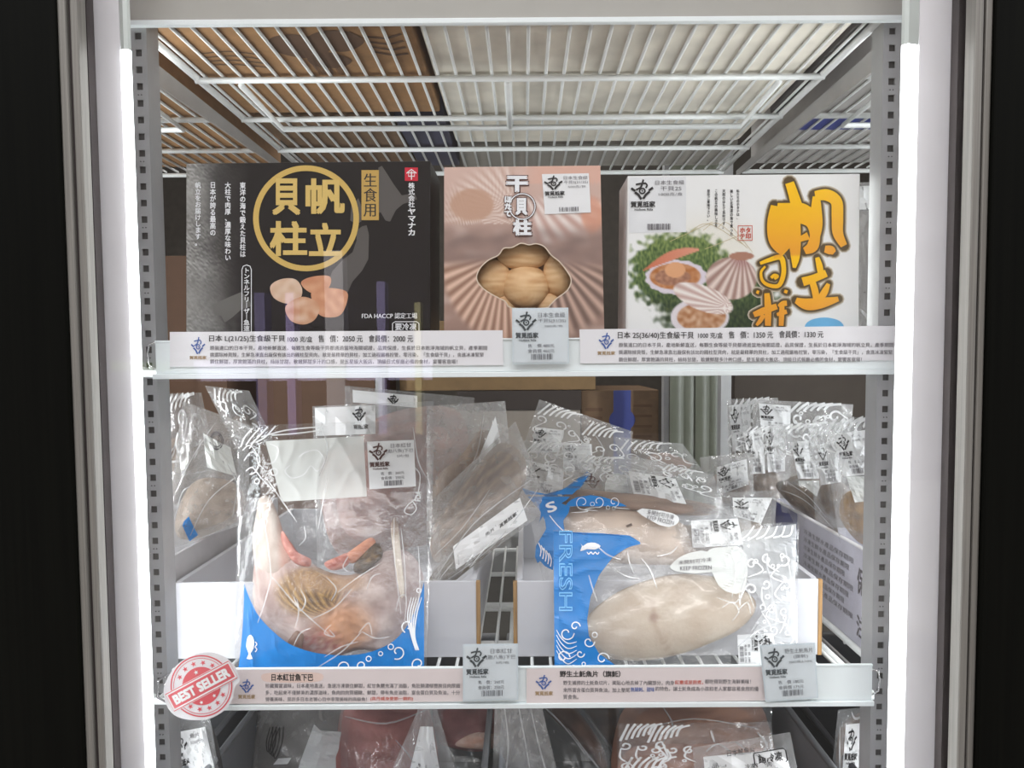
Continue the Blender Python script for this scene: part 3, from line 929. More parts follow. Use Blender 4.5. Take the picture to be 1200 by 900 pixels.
# --- white scallop box
WHT = [(735.5, 206), (1008, 203.5), (1005.5, 430), (733, 432)]
t = thing('scallop_box', 'white scallop box with orange brush characters and shells', 'box', at(868, 425, 0.06), 'boxes of frozen scallops')
q = MB(); prism(q, WHT, YB, 0.085)
q.build('carton', plain('white_carton', (232, 231, 228)), t, bevel=0.0008)
def white_art(u, v):
    x, y = 735.5 + 271 * u, 206 + 190 * v
    c = mix((240, 240, 238), (232, 226, 208), 0.6 * sst(1, 0.2, math.hypot((x - 830) / 90, (y - 300) / 70)))
    w1 = math.hypot((x - 797) / 62, (y - 318) / 48) + 0.25 * nz(x / 7, y / 7)
    w2 = math.hypot((x - 842) / 72, (y - 360) / 40) + 0.25 * nz(x / 7, y / 7, 4)
    g = max(sst(1.08, 0.82, w1), sst(1.15, 0.8, w2))
    gr = mix((48, 74, 44), (132, 150, 86), 0.45 + 0.9 * nz(x / 2.5, y / 5, 2) + 0.3 * sst(330, 275, y))
    gr = mix(gr, (34, 44, 34), 0.6 * sst(325, 372, y))
    c = mix(c, gr, g)
    # open shell, upper left
    d = math.hypot((x - 792) / 36, (y - 325) / 20) + 0.03 * math.cos(math.atan2((y - 325) * 1.8, x - 792) * 14)
    c = mix(c, (222, 212, 222), sst(1.03, 0.97, d))
    d = math.hypot((x - 791) / 30, (y - 324) / 15.5)
    c = mix(c, mix((176, 108, 58), (206, 152, 112), 0.5 + nz(x / 6, y / 5)), sst(1.04, 0.95, d))
    d = math.hypot((x - 788) / 22, (y - 325) / 10)
    c = mix(c, mix((150, 104, 84), (190, 140, 112), 0.5 + nz(x / 4, y / 4)), sst(1.04, 0.9, d))
    d = math.hypot((x - 791) / 12.5, (y - 316.5) / 9.5)
    c = mix(c, (226, 168, 124), sst(1.04, 0.9, d))
    k = (x - 755) / 62                                               # lid seen edge-on
    if -0.02 < k < 1.02:
        yy = 316 - 24 * k - 9 * math.sin(math.pi * k)
        yb = 316 - 22 * k
        c = mix(c, mix((206, 118, 88), (226, 156, 130), k), sst(0.8, -0.4, abs(y - (yy + yb) / 2) - (yb - yy) / 2 - 0.6))
    # closed shell
    r, d = shell_ribs(x, y, 870, 294, 46, 62, 26)
    e = math.hypot((x - 857) / 30, (y - 327) / 25)
    sh = mix((146, 108, 98), (232, 214, 204), 0.2 + 0.8 * r)
    sh = mix(sh, (150, 96, 96), 0.6 * sst(0.5, 0.1, d))
    c = mix(c, sh, sst(1.04, 0.96, e))
    c = mix(c, (176, 128, 108), sst(1.05, 0.9, math.hypot((x - 869) / 15, (y - 301) / 5)))
    # half-open shell at the bottom
    e = math.hypot((x - 820) / 34, (y - 372) / 22)
    c = mix(c, (226, 218, 222), sst(1.04, 0.98, e))
    e = math.hypot((x - 822) / 29, (y - 372) / 17)
    c = mix(c, mix((172, 116, 76), (214, 176, 146), 0.5 + nz(x / 6, y / 6)), sst(1.04, 0.95, e))
    X, Y = (x - 824) * 0.93 + (y - 350) * 0.36, -(x - 824) * 0.36 + (y - 350) * 0.93
    e = math.hypot(X / 37, Y / 14.5)
    r, d = shell_ribs(x, y, 858, 362, 70, 60, 34)
    c = mix(c, mix((188, 150, 140), (244, 236, 230), 0.25 + 0.75 * r), sst(1.04, 0.96, e))
    # soft dark halo behind the brush characters
    return c
q = MB(); q.grid(lambda u, v: FS(735.8 + 270.5 * u, 206.3 - 2.3 * u + 190 * v, 0.0004), 190, 134, white_art)
fr = q.build('front_print', M_PRINT, t)
def mp5(pts): return [(710 + p[0] / 3.243, 190 + p[1] / 3.243) for p in pts]
def w5(w): return w / 3.243
BR = []        # brush strokes: (points, widths) in the close-up's own pixels
BR.append(([(698, 78), (712, 120), (728, 175), (738, 215)], (34, 38, 44, 44)))
BR.append(([(640, 165), (632, 215), (640, 255), (655, 300), (690, 335)], (26, 34, 56, 66, 60)))
BR.append(([(650, 185), (700, 190), (745, 195), (785, 225), (795, 275), (785, 320), (755, 338)], (60, 70, 76, 60, 40, 44, 26)))
BR.append(([(690, 190), (690, 240), (685, 300)], (80, 90, 60)))
BR.append(([(716, 200), (718, 290), (720, 360), (716, 402)], (44, 46, 34, 12)))
BR.append(([(720, 300), (745, 290), (770, 280)], (20, 22, 30)))
BR.append(([(800, 130), (800, 200), (805, 250), (790, 310), (770, 335)], (28, 44, 34, 26, 10)))
BR.append(([(795, 128), (840, 125), (876, 150), (880, 210), (882, 270), (905, 318)], (36, 44, 44, 44, 40, 26)))
BR.append(([(832, 330), (855, 335), (868, 345)], (26, 34, 18)))
BR.append(([(803, 362), (812, 395), (818, 430)], (16, 24, 22)))
BR.append(([(748, 455), (790, 442), (838, 422)], (34, 30, 28)))
BR.append(([(785, 455), (795, 490), (800, 522)], (24, 26, 24)))
BR.append(([(846, 462), (832, 492), (815, 520)], (14, 26, 24)))
BR.append(([(722, 525), (765, 540), (820, 535), (884, 520)], (22, 44, 40, 18)))
BR.append(([(586, 385), (620, 372), (664, 362), (676, 400), (672, 440), (655, 470), (620, 468), (595, 450), (590, 418), (606, 396)], (12, 16, 20, 18, 18, 16, 14, 12, 10, 8)))
BR.append(([(628, 440), (640, 430), (652, 434), (640, 444)], (12, 12, 12, 10)))
BR.append(([(572, 492), (582, 496)], (12, 14)))
BR.append(([(678, 490), (690, 494)], (12, 14)))
BR.append(([(612, 498), (616, 550), (616, 622)], (20, 26, 22)))
BR.append(([(562, 580), (600, 565), (650, 548)], (20, 26, 22)))
BR.append(([(600, 580), (585, 605), (572, 620)], (18, 16, 10)))
BR.append(([(656, 548), (672, 538), (688, 536)], (12, 20, 20)))
BR.append(([(650, 580), (672, 572), (688, 568)], (12, 18, 16)))
BR.append(([(670, 540), (668, 580), (666, 622)], (18, 20, 18)))
def brush(q, grow, off, colfn):
    for pts, ws in BR:
        P = mp5(pts)
        W = crom([(w,) for w in ws], 6)
        off += 2e-5
        ww = lambda t, W=W: w5(W[min(int(t * (len(W) - 1) + 0.5), len(W) - 1)][0]) + grow
        p = crom(P, 6)
        N = len(p)
        L, Rr = [], []
        for i in range(N):
            a, b = p[max(i - 1, 0)], p[min(i + 1, N - 1)]
            dx, dy = b[0] - a[0], b[1] - a[1]; l = math.hypot(dx, dy) or 1
            w = ww(i / max(N - 1, 1)) / 2
            for lst, s_ in ((L, 1), (Rr, -1)):
                x, y = p[i][0] - dy / l * w * s_, p[i][1] + dx / l * w * s_
                lst.append(q.vert(FS(x, y, off), colfn(x, y)))
        for i in range(N - 1): q.face((L[i], L[i + 1], Rr[i + 1], Rr[i]))
        if grow:
            for c in (p[0], p[-1]):
                q.k = 0
                q.area(FS, [(c[0] + (w5(ws[0 if c is p[0] else -1]) + grow) / 2 * math.cos(k * 0.628), c[1] + (w5(ws[0 if c is p[0] else -1]) + grow) / 2 * math.sin(k * 0.628)) for k in range(10)], off, colfn(c[0], c[1]))
q = MB()
for g, o, c in ((8.5, 0.0006, (206, 196, 178)), (6.2, 0.0008, (150, 136, 112)), (3.8, 0.0010, (92, 76, 52))):
    brush(q, g, o, lambda x, y, c=c: c)
q.build('brush_outline', M_PRINT, fr)
q = MB()
brush(q, 0, 0.0014, lambda x, y: mix((252, 196, 24), (236, 158, 52), sst(215, 320, y) if y < 300 else sst(300, 380, y)))
q.build('brush_lettering', M_PRINT, fr)
q = MB()
for x, s_, y1 in ((863, '私たちのホタテは、', 257), (855.5, '美しい北海道の海で育った', 276), (846.5, '天然のほたて貝柱です。', 268), (837.5, 'この帆立の美味しさを', 266), (828.5, '是非ご賞味下さい。', 259)):
    q.text(FS, s_, x, 222, x + 3.6, y1, 0.0009, bold=0.02, vertical=True)
q.build('black_lettering', M_INK, fr)
q = MB()
q.ribbon(FS, [(865, 264.5), (881.5, 264.5), (881.5, 281.5), (865, 281.5)], 1.0, 0.0009, smooth=0, closed=True)
q.text(FS, 'ホタ\nテ印', 867, 266.5, 880, 280, 0.0009, bold=0.03)
q.build('red_seal', M_REDINK, fr)
q = MB()
q.blob(FS, [(966 + 23 * math.cos(k * 0.785), 383 + 11 * math.sin(k * 0.785)) for k in range(8)], 0, 0.0009)
q.build('blue_oval', plain('sky_blue_print', (110, 182, 226)), fr)
q = MB()
for k in range(3):
    q.ribbon(FS, [(806 + 18 * k, 274 - 4 * k), (830 + 12 * k, 262), (870 + 6 * k, 286 + 5 * k)], 0.5, 0.0007)
q.ribbon(FS, [(785, 283), (835, 260)], 0.5, 0.0007); q.ribbon(FS, [(826, 292), (866, 276)], 0.5, 0.0007)
q.build('straw_lines', plain('straw_print', (204, 186, 140)), fr)
lab = shop_label(t, quad(FS, [(737, 208), (804, 207), (804, 272), (737, 273)]), [('日本生食級', 8, 46, 97), ('干貝2S', 8, 55, 92), ('1000克/盒', 6, 52, 94)], seed=8, paper=plain('clear_label', (228, 229, 230)))

# ------------------------------------------------------------------ strips and tags on the price rails
def strip(label, quad_px, paper, title, body, body_x, logo_box, name_box, red=None, blue=(), Y=-0.0045, title_bg=None, group='printed information strips on the price rails'):
    S = flat(Y)
    q = MB()
    q.hexa([S(*p) for p in quad_px] + [S(*p, -0.0008) for p in quad_px])
    o = q.build('information_strip', paper)
    tag(o, label, 'sign', group)
    q = MB(); logo(q, S, *logo_box, 0.0004); q.build('logo', M_BLUEINK, o)
    q = MB(); q.text(S, '賀覓抵家', *name_box, 0.0004, bold=0.02); q.build('shop_name', M_TANINK, o)
    q = MB()
    for s_, bx, bo in title: q.text(S, s_, *bx, 0.0005, bold=bo)
    q.build('title_lettering', M_INK, o)
    if title_bg:
        q = MB(); q.area(S, title_bg, 0.0002, smooth=3); q.build('title_band', plain('peach_band', (236, 208, 196)), o)
    q = MB()
    for s_, x0, y0, x1, y1 in body: q.text(S, s_, x0, y0, x1, y1, 0.0004, bold=0.008)
    q.build('body_lettering', M_GREYINK, o)
    for nm, lst, m in (('red_lettering', red or (), M_REDINK), ('blue_lettering', blue, M_BLUEINK)):
        if lst:
            q = MB()
            for s_, x0, y0, x1, y1 in lst: q.text(S, s_, x0, y0, x1, y1, 0.0004, bold=0.015)
            q.build(nm, m, o)
    return o
b1 = '原裝進口的日本干貝，產地新鮮直送，每顆生食等級干貝都通過當地海關認證，品質保證，生長於日本乾淨海域的帆立貝，產季期間'
b2 = '挑選除掉貝殼，生鮮急凍直出廠保有該出的圓柱型貝肉，就是最精華的貝柱，加工過程嚴格控管，零污染，「生食級干貝」，含進冰凍緊緊'
b3 = '鎖住鮮甜，厚實飽滿的貝柱，絲絲甘甜，軟嫩鮮甜多汁的口感，是五星級大飯店、頂級日式餐廳必備的食材，宴饗客意場！'
strip('white information strip under the black scallop box', [(199, 389), (589, 387), (590, 428), (199, 430)], M_WCARD,
      [('日本 L(21/25)生食級干貝', (245, 392.5, 334, 401.5), 0.012), ('1000 克/盒', (337, 394, 366, 401), 0.01), ('售   價：2050 元', (373, 392.5, 425, 401), 0.012), ('會員價：2000 元', (432, 392.5, 484, 401), 0.012)],
      [(b1, 246, 405, 571, 410.5), (b2, 246, 413, 567, 418.5), (b3, 246, 421, 536, 426.5)], 246, (224, 395, 240, 415), (222, 417, 242, 421))
strip('white information strip under the white scallop box, sticking out over the light', [(679, 386), (1063, 381.5), (1069, 422), (680, 426)], M_WCARD,
      [('日本 2S(36/40)生食級干貝', (724, 388.5, 813, 398), 0.012), ('1000 克/盒', (818, 389.5, 847, 396.5), 0.01), ('售   價：1350 元', (854, 388, 906, 396.5), 0.012), ('會員價：1330 元', (913, 387.5, 965, 396), 0.012)],
      [(b1, 725, 401.5, 1047, 407), (b2, 725, 410, 1046, 415.5), (b3, 725, 418.5, 1010, 424)], 724, (702, 390, 719, 409), (700, 411.5, 721, 416))
strip('pinkish information strip beside the red and white badge', [(270, 785), (545, 783.5), (545, 822), (270, 825)], M_PINKP,
      [('日本紅甘魚下巴', (318, 789.5, 367, 798), 0.02)],
      [('珍藏獨當滋味，日本產地直送，急速冷凍鎖住鮮甜，紅甘魚體充滿了油脂，魚肚腩濃郁豐腴且肉厚細', 311, 801, 539, 806.5),
       ('多，吃起來不僅鮮美的濃厚滋味，魚肉的肉質細緻、鮮甜，帶有魚皮油脂，富含蛋白質及魚油，十分', 311, 809, 539, 814.5),
       ('營養美味，是許多日本老饕心目中非常美味的高級魚！', 311, 817, 430, 822)], 311, (281, 796, 297, 812), (279, 814, 299, 819),
      red=[('(真丹威身愛節一鍋釣)', 434, 816.5, 484, 821.5)], title_bg=[(306, 793), (312, 789), (340, 787.5), (372, 788.5), (379, 793), (372, 799), (340, 800), (312, 799)])
strip('pinkish information strip under the blue bag of fish steaks', [(617, 783.5), (898, 781.5), (902, 821), (617, 824)], M_PINKP,
      [('野生土魠魚片（旗魠）', (656, 786, 727, 793.5), 0.02)],
      [('野生捕撈的土魠魚切片，美貼心地去掉了內臟部分，肉身', 660, 797.5, 790, 803), ('都吃得到野生海鮮美味！', 826, 796, 880, 801.5),
       ('來所富含蛋白質與魚油，加上整尾', 660, 806, 738, 811.5), ('的特色，讓土魠魚成為小孩和老人家都容易食用的優', 768, 804.5, 889, 810), ('質食魚。', 660, 814, 678, 819.5)],
      656, (628, 791, 646, 808), (627, 810, 648, 815), red=[('紅嫩或是煎煮，', 791, 797, 824, 802.3)], blue=[('無細刺、甜味', 739, 805.3, 767, 810.8)])

def price_tag(label, q4, lines, price, seed):
    S = flat(-0.0085)
    q = MB()
    q.hexa([S(*p) for p in q4] + [S(*p, -0.0007) for p in q4])
    o = q.build('price_tag', plain('pale_blue_tag', (226, 234, 238)))
    tag(o, label, 'price tag', 'price tags clipped to the rails')
    (a, b), (c, d), (e, f), (g, h) = q4
    Q = quad(S, q4)
    shop_label(o, quad(lambda x, y, off=0: Q(x, y, off), [(3, 3), (97, 3), (97, 97), (3, 97)]), lines, price, seed=seed, name='paper_insert', paper=plain('pale_tag_paper', (234, 238, 240)))
    q = MB(); q.poly([S(*p, 0.0022) for p in q4]); q.build('clear_sleeve', M_SLEEVE, o)
    return o
price_tag('pale blue price tag below the shell-shaped window', [(600, 361), (666, 360.5), (667, 426), (600.5, 427)], [('日本生食級', 9, 46, 97), ('干貝S(31/35)', 8, 46, 98), ('500克/包', 5, 58, 92)], ('售　價 480元', '會員價 460元'), 2)
price_tag('pale blue price tag in front of the gap between the white trays', [(542.5, 755), (607, 754), (607.5, 820), (542.5, 822)], [('日本紅甘', 9, 50, 92), ('(勘八魚)下巴', 9, 42, 98), ('3片/包', 5, 60, 86)], ('售　價：260元', '會員價：250元'), 4)
price_tag('pale blue price tag below the frosted end of the blue steak bag', [(890, 756), (955, 753), (959, 818), (897, 823)], [('野生土魠魚片', 9, 44, 98), ('(旗魠)', 8, 60, 88), ('200克±10%', 5, 50, 96)], ('售　價 180元', '會員價 175元'), 6)

# red and white badge hooked to the left end of the rail
t = thing('best_seller_sign', 'round red and white best seller badge on the left end of the lower rail', 'sign', at(235, 845, -0.024))
S_ = flat(-0.0255)
OUT = [(192, 806), (199, 790), (211, 776), (228, 767), (246, 764), (262, 769), (270, 775), (276, 782), (281, 797), (275, 806), (272, 820), (262, 833), (246, 842), (228, 844), (210, 841), (199, 833), (193, 820)]
def shifted(S, d): return lambda x, y, off=0.0: S(x, y, off + d)
q = MB()
n = len(crom(OUT, 4, True)); oo = crom(OUT, 4, True)
q.area(S_, OUT, 0.0, smooth=4)
q.area(S_, OUT, -0.0025, smooth=4)
fa = [q.vert(S_(*p, 0.0)) for p in oo]; fb = [q.vert(S_(*p, -0.0025)) for p in oo]
for k in range(n): q.face((fa[k], fa[(k + 1) % n], fb[(k + 1) % n], fb[k]))
q.build('disc', M_WCARD, t)
q = MB(); rd = (222, 92, 100)
ctr = (236, 804)
q.ring(S_, *ctr, 35.5, 1.6, 0.0004, rd, 60); q.ring(S_, *ctr, 32.5, 0.7, 0.0004, rd, 60)
q.blob(S_, [(ctr[0] + 22.5 * math.cos(k * 0.3927), ctr[1] + 22.5 * math.sin(k * 0.3927)) for k in range(16)], 0, 0.0004, lambda x, y, r: rd, rings=3, smooth=3)
def star(cx, cy, r, off, col):
    q.blob(S_, [(cx + (r if k % 2 == 0 else r * 0.42) * math.sin(k * 0.62832 - 0.5), cy - (r if k % 2 == 0 else r * 0.42) * math.cos(k * 0.62832 - 0.5)) for k in range(10)], 0, off, lambda x, y, r_: col, rings=2, smooth=0)
for a in (-158, -134, -110, -86, -62, 22, 46, 70, 94, 118):
    star(ctr[0] + 27.3 * math.cos(R(a)), ctr[1] + 27.3 * math.sin(R(a)), 3.4, 0.0005, rd)
ca, sa = math.cos(R(-28)), math.sin(R(-28))
def rot(x, y): return (ctr[0] + x * ca - y * sa, ctr[1] + x * sa + y * ca)
wh = (244, 243, 243)
q.area(S_, [rot(-42, -12), rot(42, -12), rot(42, 12), rot(-42, 12)], 0.0006, wh)
q.ribbon(S_, [rot(-42, -11), rot(42, -11), rot(42, 11), rot(-42, 11)], 1.0, 0.0008, rd, 0, True)
q.area(S_, [rot(-40, -8.8), rot(40, -8.8), rot(40, 8.8), rot(-40, 8.8)], 0.0008, rd)
star(*rot(2, -17), 3.0, 0.0009, wh); star(*rot(-9, 17), 2.6, 0.0009, wh); star(*rot(8, 17), 2.6, 0.0009, wh)
q.text(lambda x, y, off=0.0: S_(*rot(x, y), off), 'BEST SELLER', -36.5, -6, 36.5, 6, 0.0012, wh, bold=0.05)
q.build('badge_print', M_PRINT, t)
q = MB()
q.tube([at(204, 790, -0.0232), at(198, 790, -0.0180), at(186, 797, -0.0105), at(184.5, 817, -0.0105), at(193, 822, -0.0180), at(200, 822, -0.0232)], 0.0011, 8)
q.build('hook', M_CHROME, t, smooth=True)

# ------------------------------------------------------------------ cold-room rack and cartons behind the shelves
rack = thing('storage_rack', 'tall rack with pale posts standing behind the tray shelf', 'rack', (0.0, 1.15, ZC - 0.66))
for x0, x1, Y in ((778, 784, 0.99), (845, 857, 0.80), (440, 448, 0.99)):
    a, b = at(x0, 460, Y).x, at(x1, 460, Y).x
    q = MB(); q.box(a, b, Y, Y + 0.03, ZC - 0.655, ZC + 0.9); q.build('post', M_UPR, rack)
for z in (ZC - 0.385,):
    q = MB(); q.box(-0.95, 0.95, 1.02, 1.60, z - 0.02, z); q.build('deck', M_UPR, rack)
q = MB(); q.box(-0.95, 0.95, 1.57, 1.60, ZC - 0.655, ZC - 0.405); q.build('back_leg', M_UPR, rack)
Z0 = ZC - 0.3845
def rear(label, x0, x1, ytop, Y, m, zb=Z0, D=0.30, cat='box', nm='cardboard_box'):
    return carton(nm, label, cat, at(x0, ytop, Y).x, at(x1, ytop, Y).x, Y, Y + D, zb, at((x0 + x1) / 2, ytop, Y).z, m)
t = rear('brown carton with blue tape behind the pile of steak bags', 681, 772, 457, 1.06, M_KRAFTD)
c = at(729, 500, 1.06).x
q = MB(); q.box(c - 0.020, c + 0.020, 1.0585, 1.0599, Z0 + 0.002, at(729, 457.5, 1.06).z)
q.blob(facing(1.0585), [(c + 0.030 * math.cos(k * 0.785), at(729, 492, 1.06).z + 0.026 * math.sin(k * 0.785)) for k in range(8)], 0, 0.0004)
q.build('tape', M_BLUETAPE, t)
q = MB(); S_ = flat(1.0595)
for k in range(4): q.rect(S_, 686, 478 + k * 10, 706, 482 + k * 10, 0.0004)
q.build('printing', mat('faded_carton_ink', (92, 66, 46), 0.8), t)
q = MB()
for k in range(4):
    q.rect(S_, 742, 474 + k * 12, 764, 477 + k * 12, 0.0004)
q.build('printing', mat('faded_carton_ink', (92, 66, 46), 0.8), t)
ztop = at(727, 457, 1.06).z + 0.001
t = rear('pale foam box deep behind the brown fillets, beside the taped carton', 538, 680, 481, 1.05, mat('grey_foam', (150, 140, 130), 0.8))
q = MB(); q.box(at(536, 470, 1.05).x, at(681, 470, 1.05).x, 1.045, 1.35, at(609, 480.5, 1.05).z, ztop - 0.001); q.build('gap_shade', mat('dark_gap_shade', (52, 44, 40), 0.8), t)  # dark slab stands in for the shaded gap above the foam box
t = carton('cardboard_box', 'brown carton lying across the top of the foam box and the taped carton', 'box', at(468, 430, 1.05).x, at(698, 430, 1.05).x, 1.05, 1.38, ztop + 0.0005, ztop + 0.16, mat('dull_cardboard', (124, 98, 64), 0.8, var=0.1))
rear('dark brown carton far behind the bags at the right end of the tray shelf', 862, 1120, 300, 1.06, mat('very_dark_carton', (66, 58, 50), 0.8))
rear('dark brown carton far behind the bags at the left, beside the badge upright', 60, 262, 300, 1.06, mat('umber_carton', (92, 66, 48), 0.8))
rear('dark carton stack far behind the labelled collar bags', 300, 438, 380, 1.08, mat('umber_carton', (92, 66, 48), 0.8))
t = thing('strip_curtain', 'dull green plastic strip curtain hanging behind the right-hand bags', 'curtain', (at(815, 450, 0.97).x, 0.97, ZC - 0.655))
for k in range(4):
    x0 = at(785 + 15 * k, 450, 0.97).x
    q = MB()
    q.grid(lambda u, v: (x0 + 0.031 * u, 0.97 + 0.006 * (k % 2) - 0.004 * math.sin(math.pi * u), ZC - 0.65 + 1.5 * v), 6, 8)
    q.build('strip', mat('green_grey_pvc', (98, 102, 88), 0.4), t, smooth=True)
lamp = bpy.data.lights.new('rear_fill', 'AREA')  # unseen fill light added above the rear cartons
lamp.energy = REAR_FILL
lamp.shape = 'RECTANGLE'; lamp.size = 1.4; lamp.size_y = 0.15
lo_ = bpy.data.objects.new('rear_fill', lamp)
lo_.location = (0, 1.0, ZC + 0.93)
COL.objects.link(lo_)

# unseen fill lights added one bay away on either side
# and slim fill lights added out of sight behind the two uprights
for x_ in (-0.3715, 0.3590):
    l2 = bpy.data.lights.new('upright_fill', 'AREA')
    l2.energy = UPRIGHT_FILL
    l2.shape = 'RECTANGLE'; l2.size = 0.018; l2.size_y = 1.15
    l2.color = (0.94, 0.98, 1.0)
    o2 = bpy.data.objects.new('upright_fill', l2)
    o2.location = (x_, 0.045, ZC - 0.06)
    o2.rotation_euler = (Vector((0, 0.16, ZC - 0.06)) - o2.location).to_track_quat('-Z', 'Y').to_euler()
    COL.objects.link(o2)
for s_ in (-1, 1):
    l2 = bpy.data.lights.new('side_fill', 'AREA')
    l2.energy = SIDE_FILL
    l2.shape = 'RECTANGLE'; l2.size = 0.03; l2.size_y = 1.2
    l2.color = (0.93, 0.98, 1.0)
    o2 = bpy.data.objects.new('side_fill', l2)
    o2.location = (s_ * 1.04, 0.02, ZC - 0.05)
    o2.rotation_euler = (Vector((0, 0.42, ZC - 0.05)) - o2.location).to_track_quat('-Z', 'Y').to_euler()
    COL.objects.link(o2)

# ------------------------------------------------------------------ trays on the lower shelf
def tray(label, xa, xb, y_top):
    Y0, Y1 = 0.090, 0.50
    x0, x1 = at(xa, 700, Y0).x, at(xb, 700, Y0).x
    zt = at((xa + xb) / 2, y_top, Y0).z
    zb = ZL + 0.0004
    t = thing('display_tray', label, 'tray', ((x0 + x1) / 2, 0.3, zb), 'white card display trays')
    q = MB(); q.box(x0, x1, Y0, Y0 + 0.004, zb, zt); q.build('front_panel', M_TRAY, t, bevel=0.0006)
    for x, s in ((x0, 1), (x1, -1)):
        q = MB()
        a, b = x, x + s * 0.006
        q.box(min(a, b), max(a, b), Y0 + 0.0042, Y1, zb, zt - 0.001)
        q.build('side_panel', M_TRAY, t)
        q = MB(); q.box(min(a, a - s * 0.0042), max(a, a - s * 0.0042), Y0 - 0.0004, Y0 + 0.006, zb, zt - 0.0006); q.build('corrugated_edge', M_KEDGE, t)
        q = MB(); q.box(min(a, b), max(a, b), Y0 + 0.006, Y1, zt - 0.0009, zt + 0.0003); q.build('rim_edge', M_TRAY, t)
    q = MB(); q.box(x0 + 0.006, x1 - 0.006, Y1 - 0.005, Y1, zb, zt); q.build('back_panel', M_TRAY, t)
    q = MB(); q.box(x0 + 0.006, x1 - 0.006, Y0 + 0.0042, Y1 - 0.005, zb, zb + 0.002); q.build('base', M_TRAY, t)
    return t
tray('white card tray behind the fish collar bag', 205, 558, 682)
tray('white card tray behind the blue bag of fish steaks', 606, 959, 680)
# next bays: the side walls of two open cartons
def side_carton(name, label, x0, x1, z0, z1, m, Y0=0.07, Y1=0.44):
    t = thing(name, label, 'box', ((x0 + x1) / 2, 0.25, z0))
    q = MB(); q.box(x0, x0 + 0.004, Y0, Y1, z0, z1); q.build('side_panel', m, t)
    q = MB(); q.box(x1 - 0.004, x1, Y0, Y1, z0, z1); q.build('side_panel', m, t)
    q = MB(); q.box(x0 + 0.0041, x1 - 0.0041, Y0, Y0 + 0.004, z0, z1); q.build('front_panel', m, t)
    q = MB(); q.box(x0 + 0.0041, x1 - 0.0041, Y1 - 0.004, Y1, z0, z1); q.build('back_panel', m, t)
    q = MB(); q.box(x0 + 0.0041, x1 - 0.0041, Y0 + 0.0041, Y1 - 0.0041, z0, z0 + 0.003); q.build('base', m, t)
    return t
t = side_carton('open_carton', 'white printed carton with a blue corner beside the steak tray', 0.368, 0.66, ZL + 0.0004, ZC - 0.211, mat('lilac_carton', (206, 204, 216), 0.5), 0.06, 0.42)
W_ = lambda y, z, off=0.0: Vector((0.368 - off, y, z))
q = MB(); q.rect(W_, 0.40, ZC - 0.212, 0.31, ZC - 0.31, 0.0004); q.build('blue_corner', M_BLUETAPE, t)
q = MB()
for k in range(7):
    q.text(W_, '冷凍生鮮水產品保存期限', 0.285, ZC - 0.226 - k * 0.0105, 0.13 + 0.012 * (k % 3), ZC - 0.233 - k * 0.0105, 0.0005)
q.text(W_, '保存', 0.120, ZC - 0.232, 0.085, ZC - 0.262, 0.0005, bold=0.02)
q.text(W_, '注意', 0.120, ZC - 0.285, 0.075, ZC - 0.310, 0.0005, bold=0.02)
q.build('lettering', M_GREYINK, t)
q = MB()
for z in (ZC - 0.2108,): q.box(0.3672, 0.3728, 0.06, 0.42, z - 0.0005, z + 0.0008)
q.build('rim_edge', M_WCARD, t)
side_carton('open_carton', 'pale grey open carton beside the left-hand upright, under the stacked bags', -0.70, -0.383, ZL + 0.0004, ZC - 0.212, mat('grey_white_carton', (196, 194, 196), 0.5), 0.05, 0.46)

# grey bins on the floor of the cabinet, under the lower rail
ZF = ZC - 0.6595
def bin_(label, x0, x1, m):
    t = thing('storage_bin', label, 'bin', ((x0 + x1) / 2, 0.27, ZF), 'grey plastic bins below the tray shelf')
    zt = ZC - 0.447
    for nm, b in (('front_wall', (x0, x1, 0.025, 0.029)), ('back_wall', (x0, x1, 0.50, 0.504)), ('side_wall', (x0, x0 + 0.004, 0.0291, 0.4999)), ('side_wall', (x1 - 0.004, x1, 0.0291, 0.4999))):
        q = MB(); q.box(*b, ZF + 0.0002, zt); q.build(nm, m, t)
    q = MB(); q.box(x0 + 0.0041, x1 - 0.0041, 0.0291, 0.4999, ZF + 0.0002, ZF + 0.004); q.build('base', m, t)
    q = MB(); q.tube([(x0 + 0.002, 0.027, zt), (x1 - 0.002, 0.027, zt), (x1 - 0.002, 0.502, zt), (x0 + 0.002, 0.502, zt)], 0.0045, 8, True)
    q.build('rim', m, t, smooth=True)
bin_('grey plastic bin of pink fish bags below the fish collar strip', -0.352, -0.045, M_GREYBIN)
bin_('grey plastic bin holding the wave-printed bag below the steak strip', -0.030, 0.335, M_GREYBIN)
bin_('grey plastic bin of the next bay, below the red badge', -0.66, -0.372, M_GREYBIN)
bin_('grey plastic bin of the next bay, below the printed carton', 0.352, 0.66, M_DARKBIN)

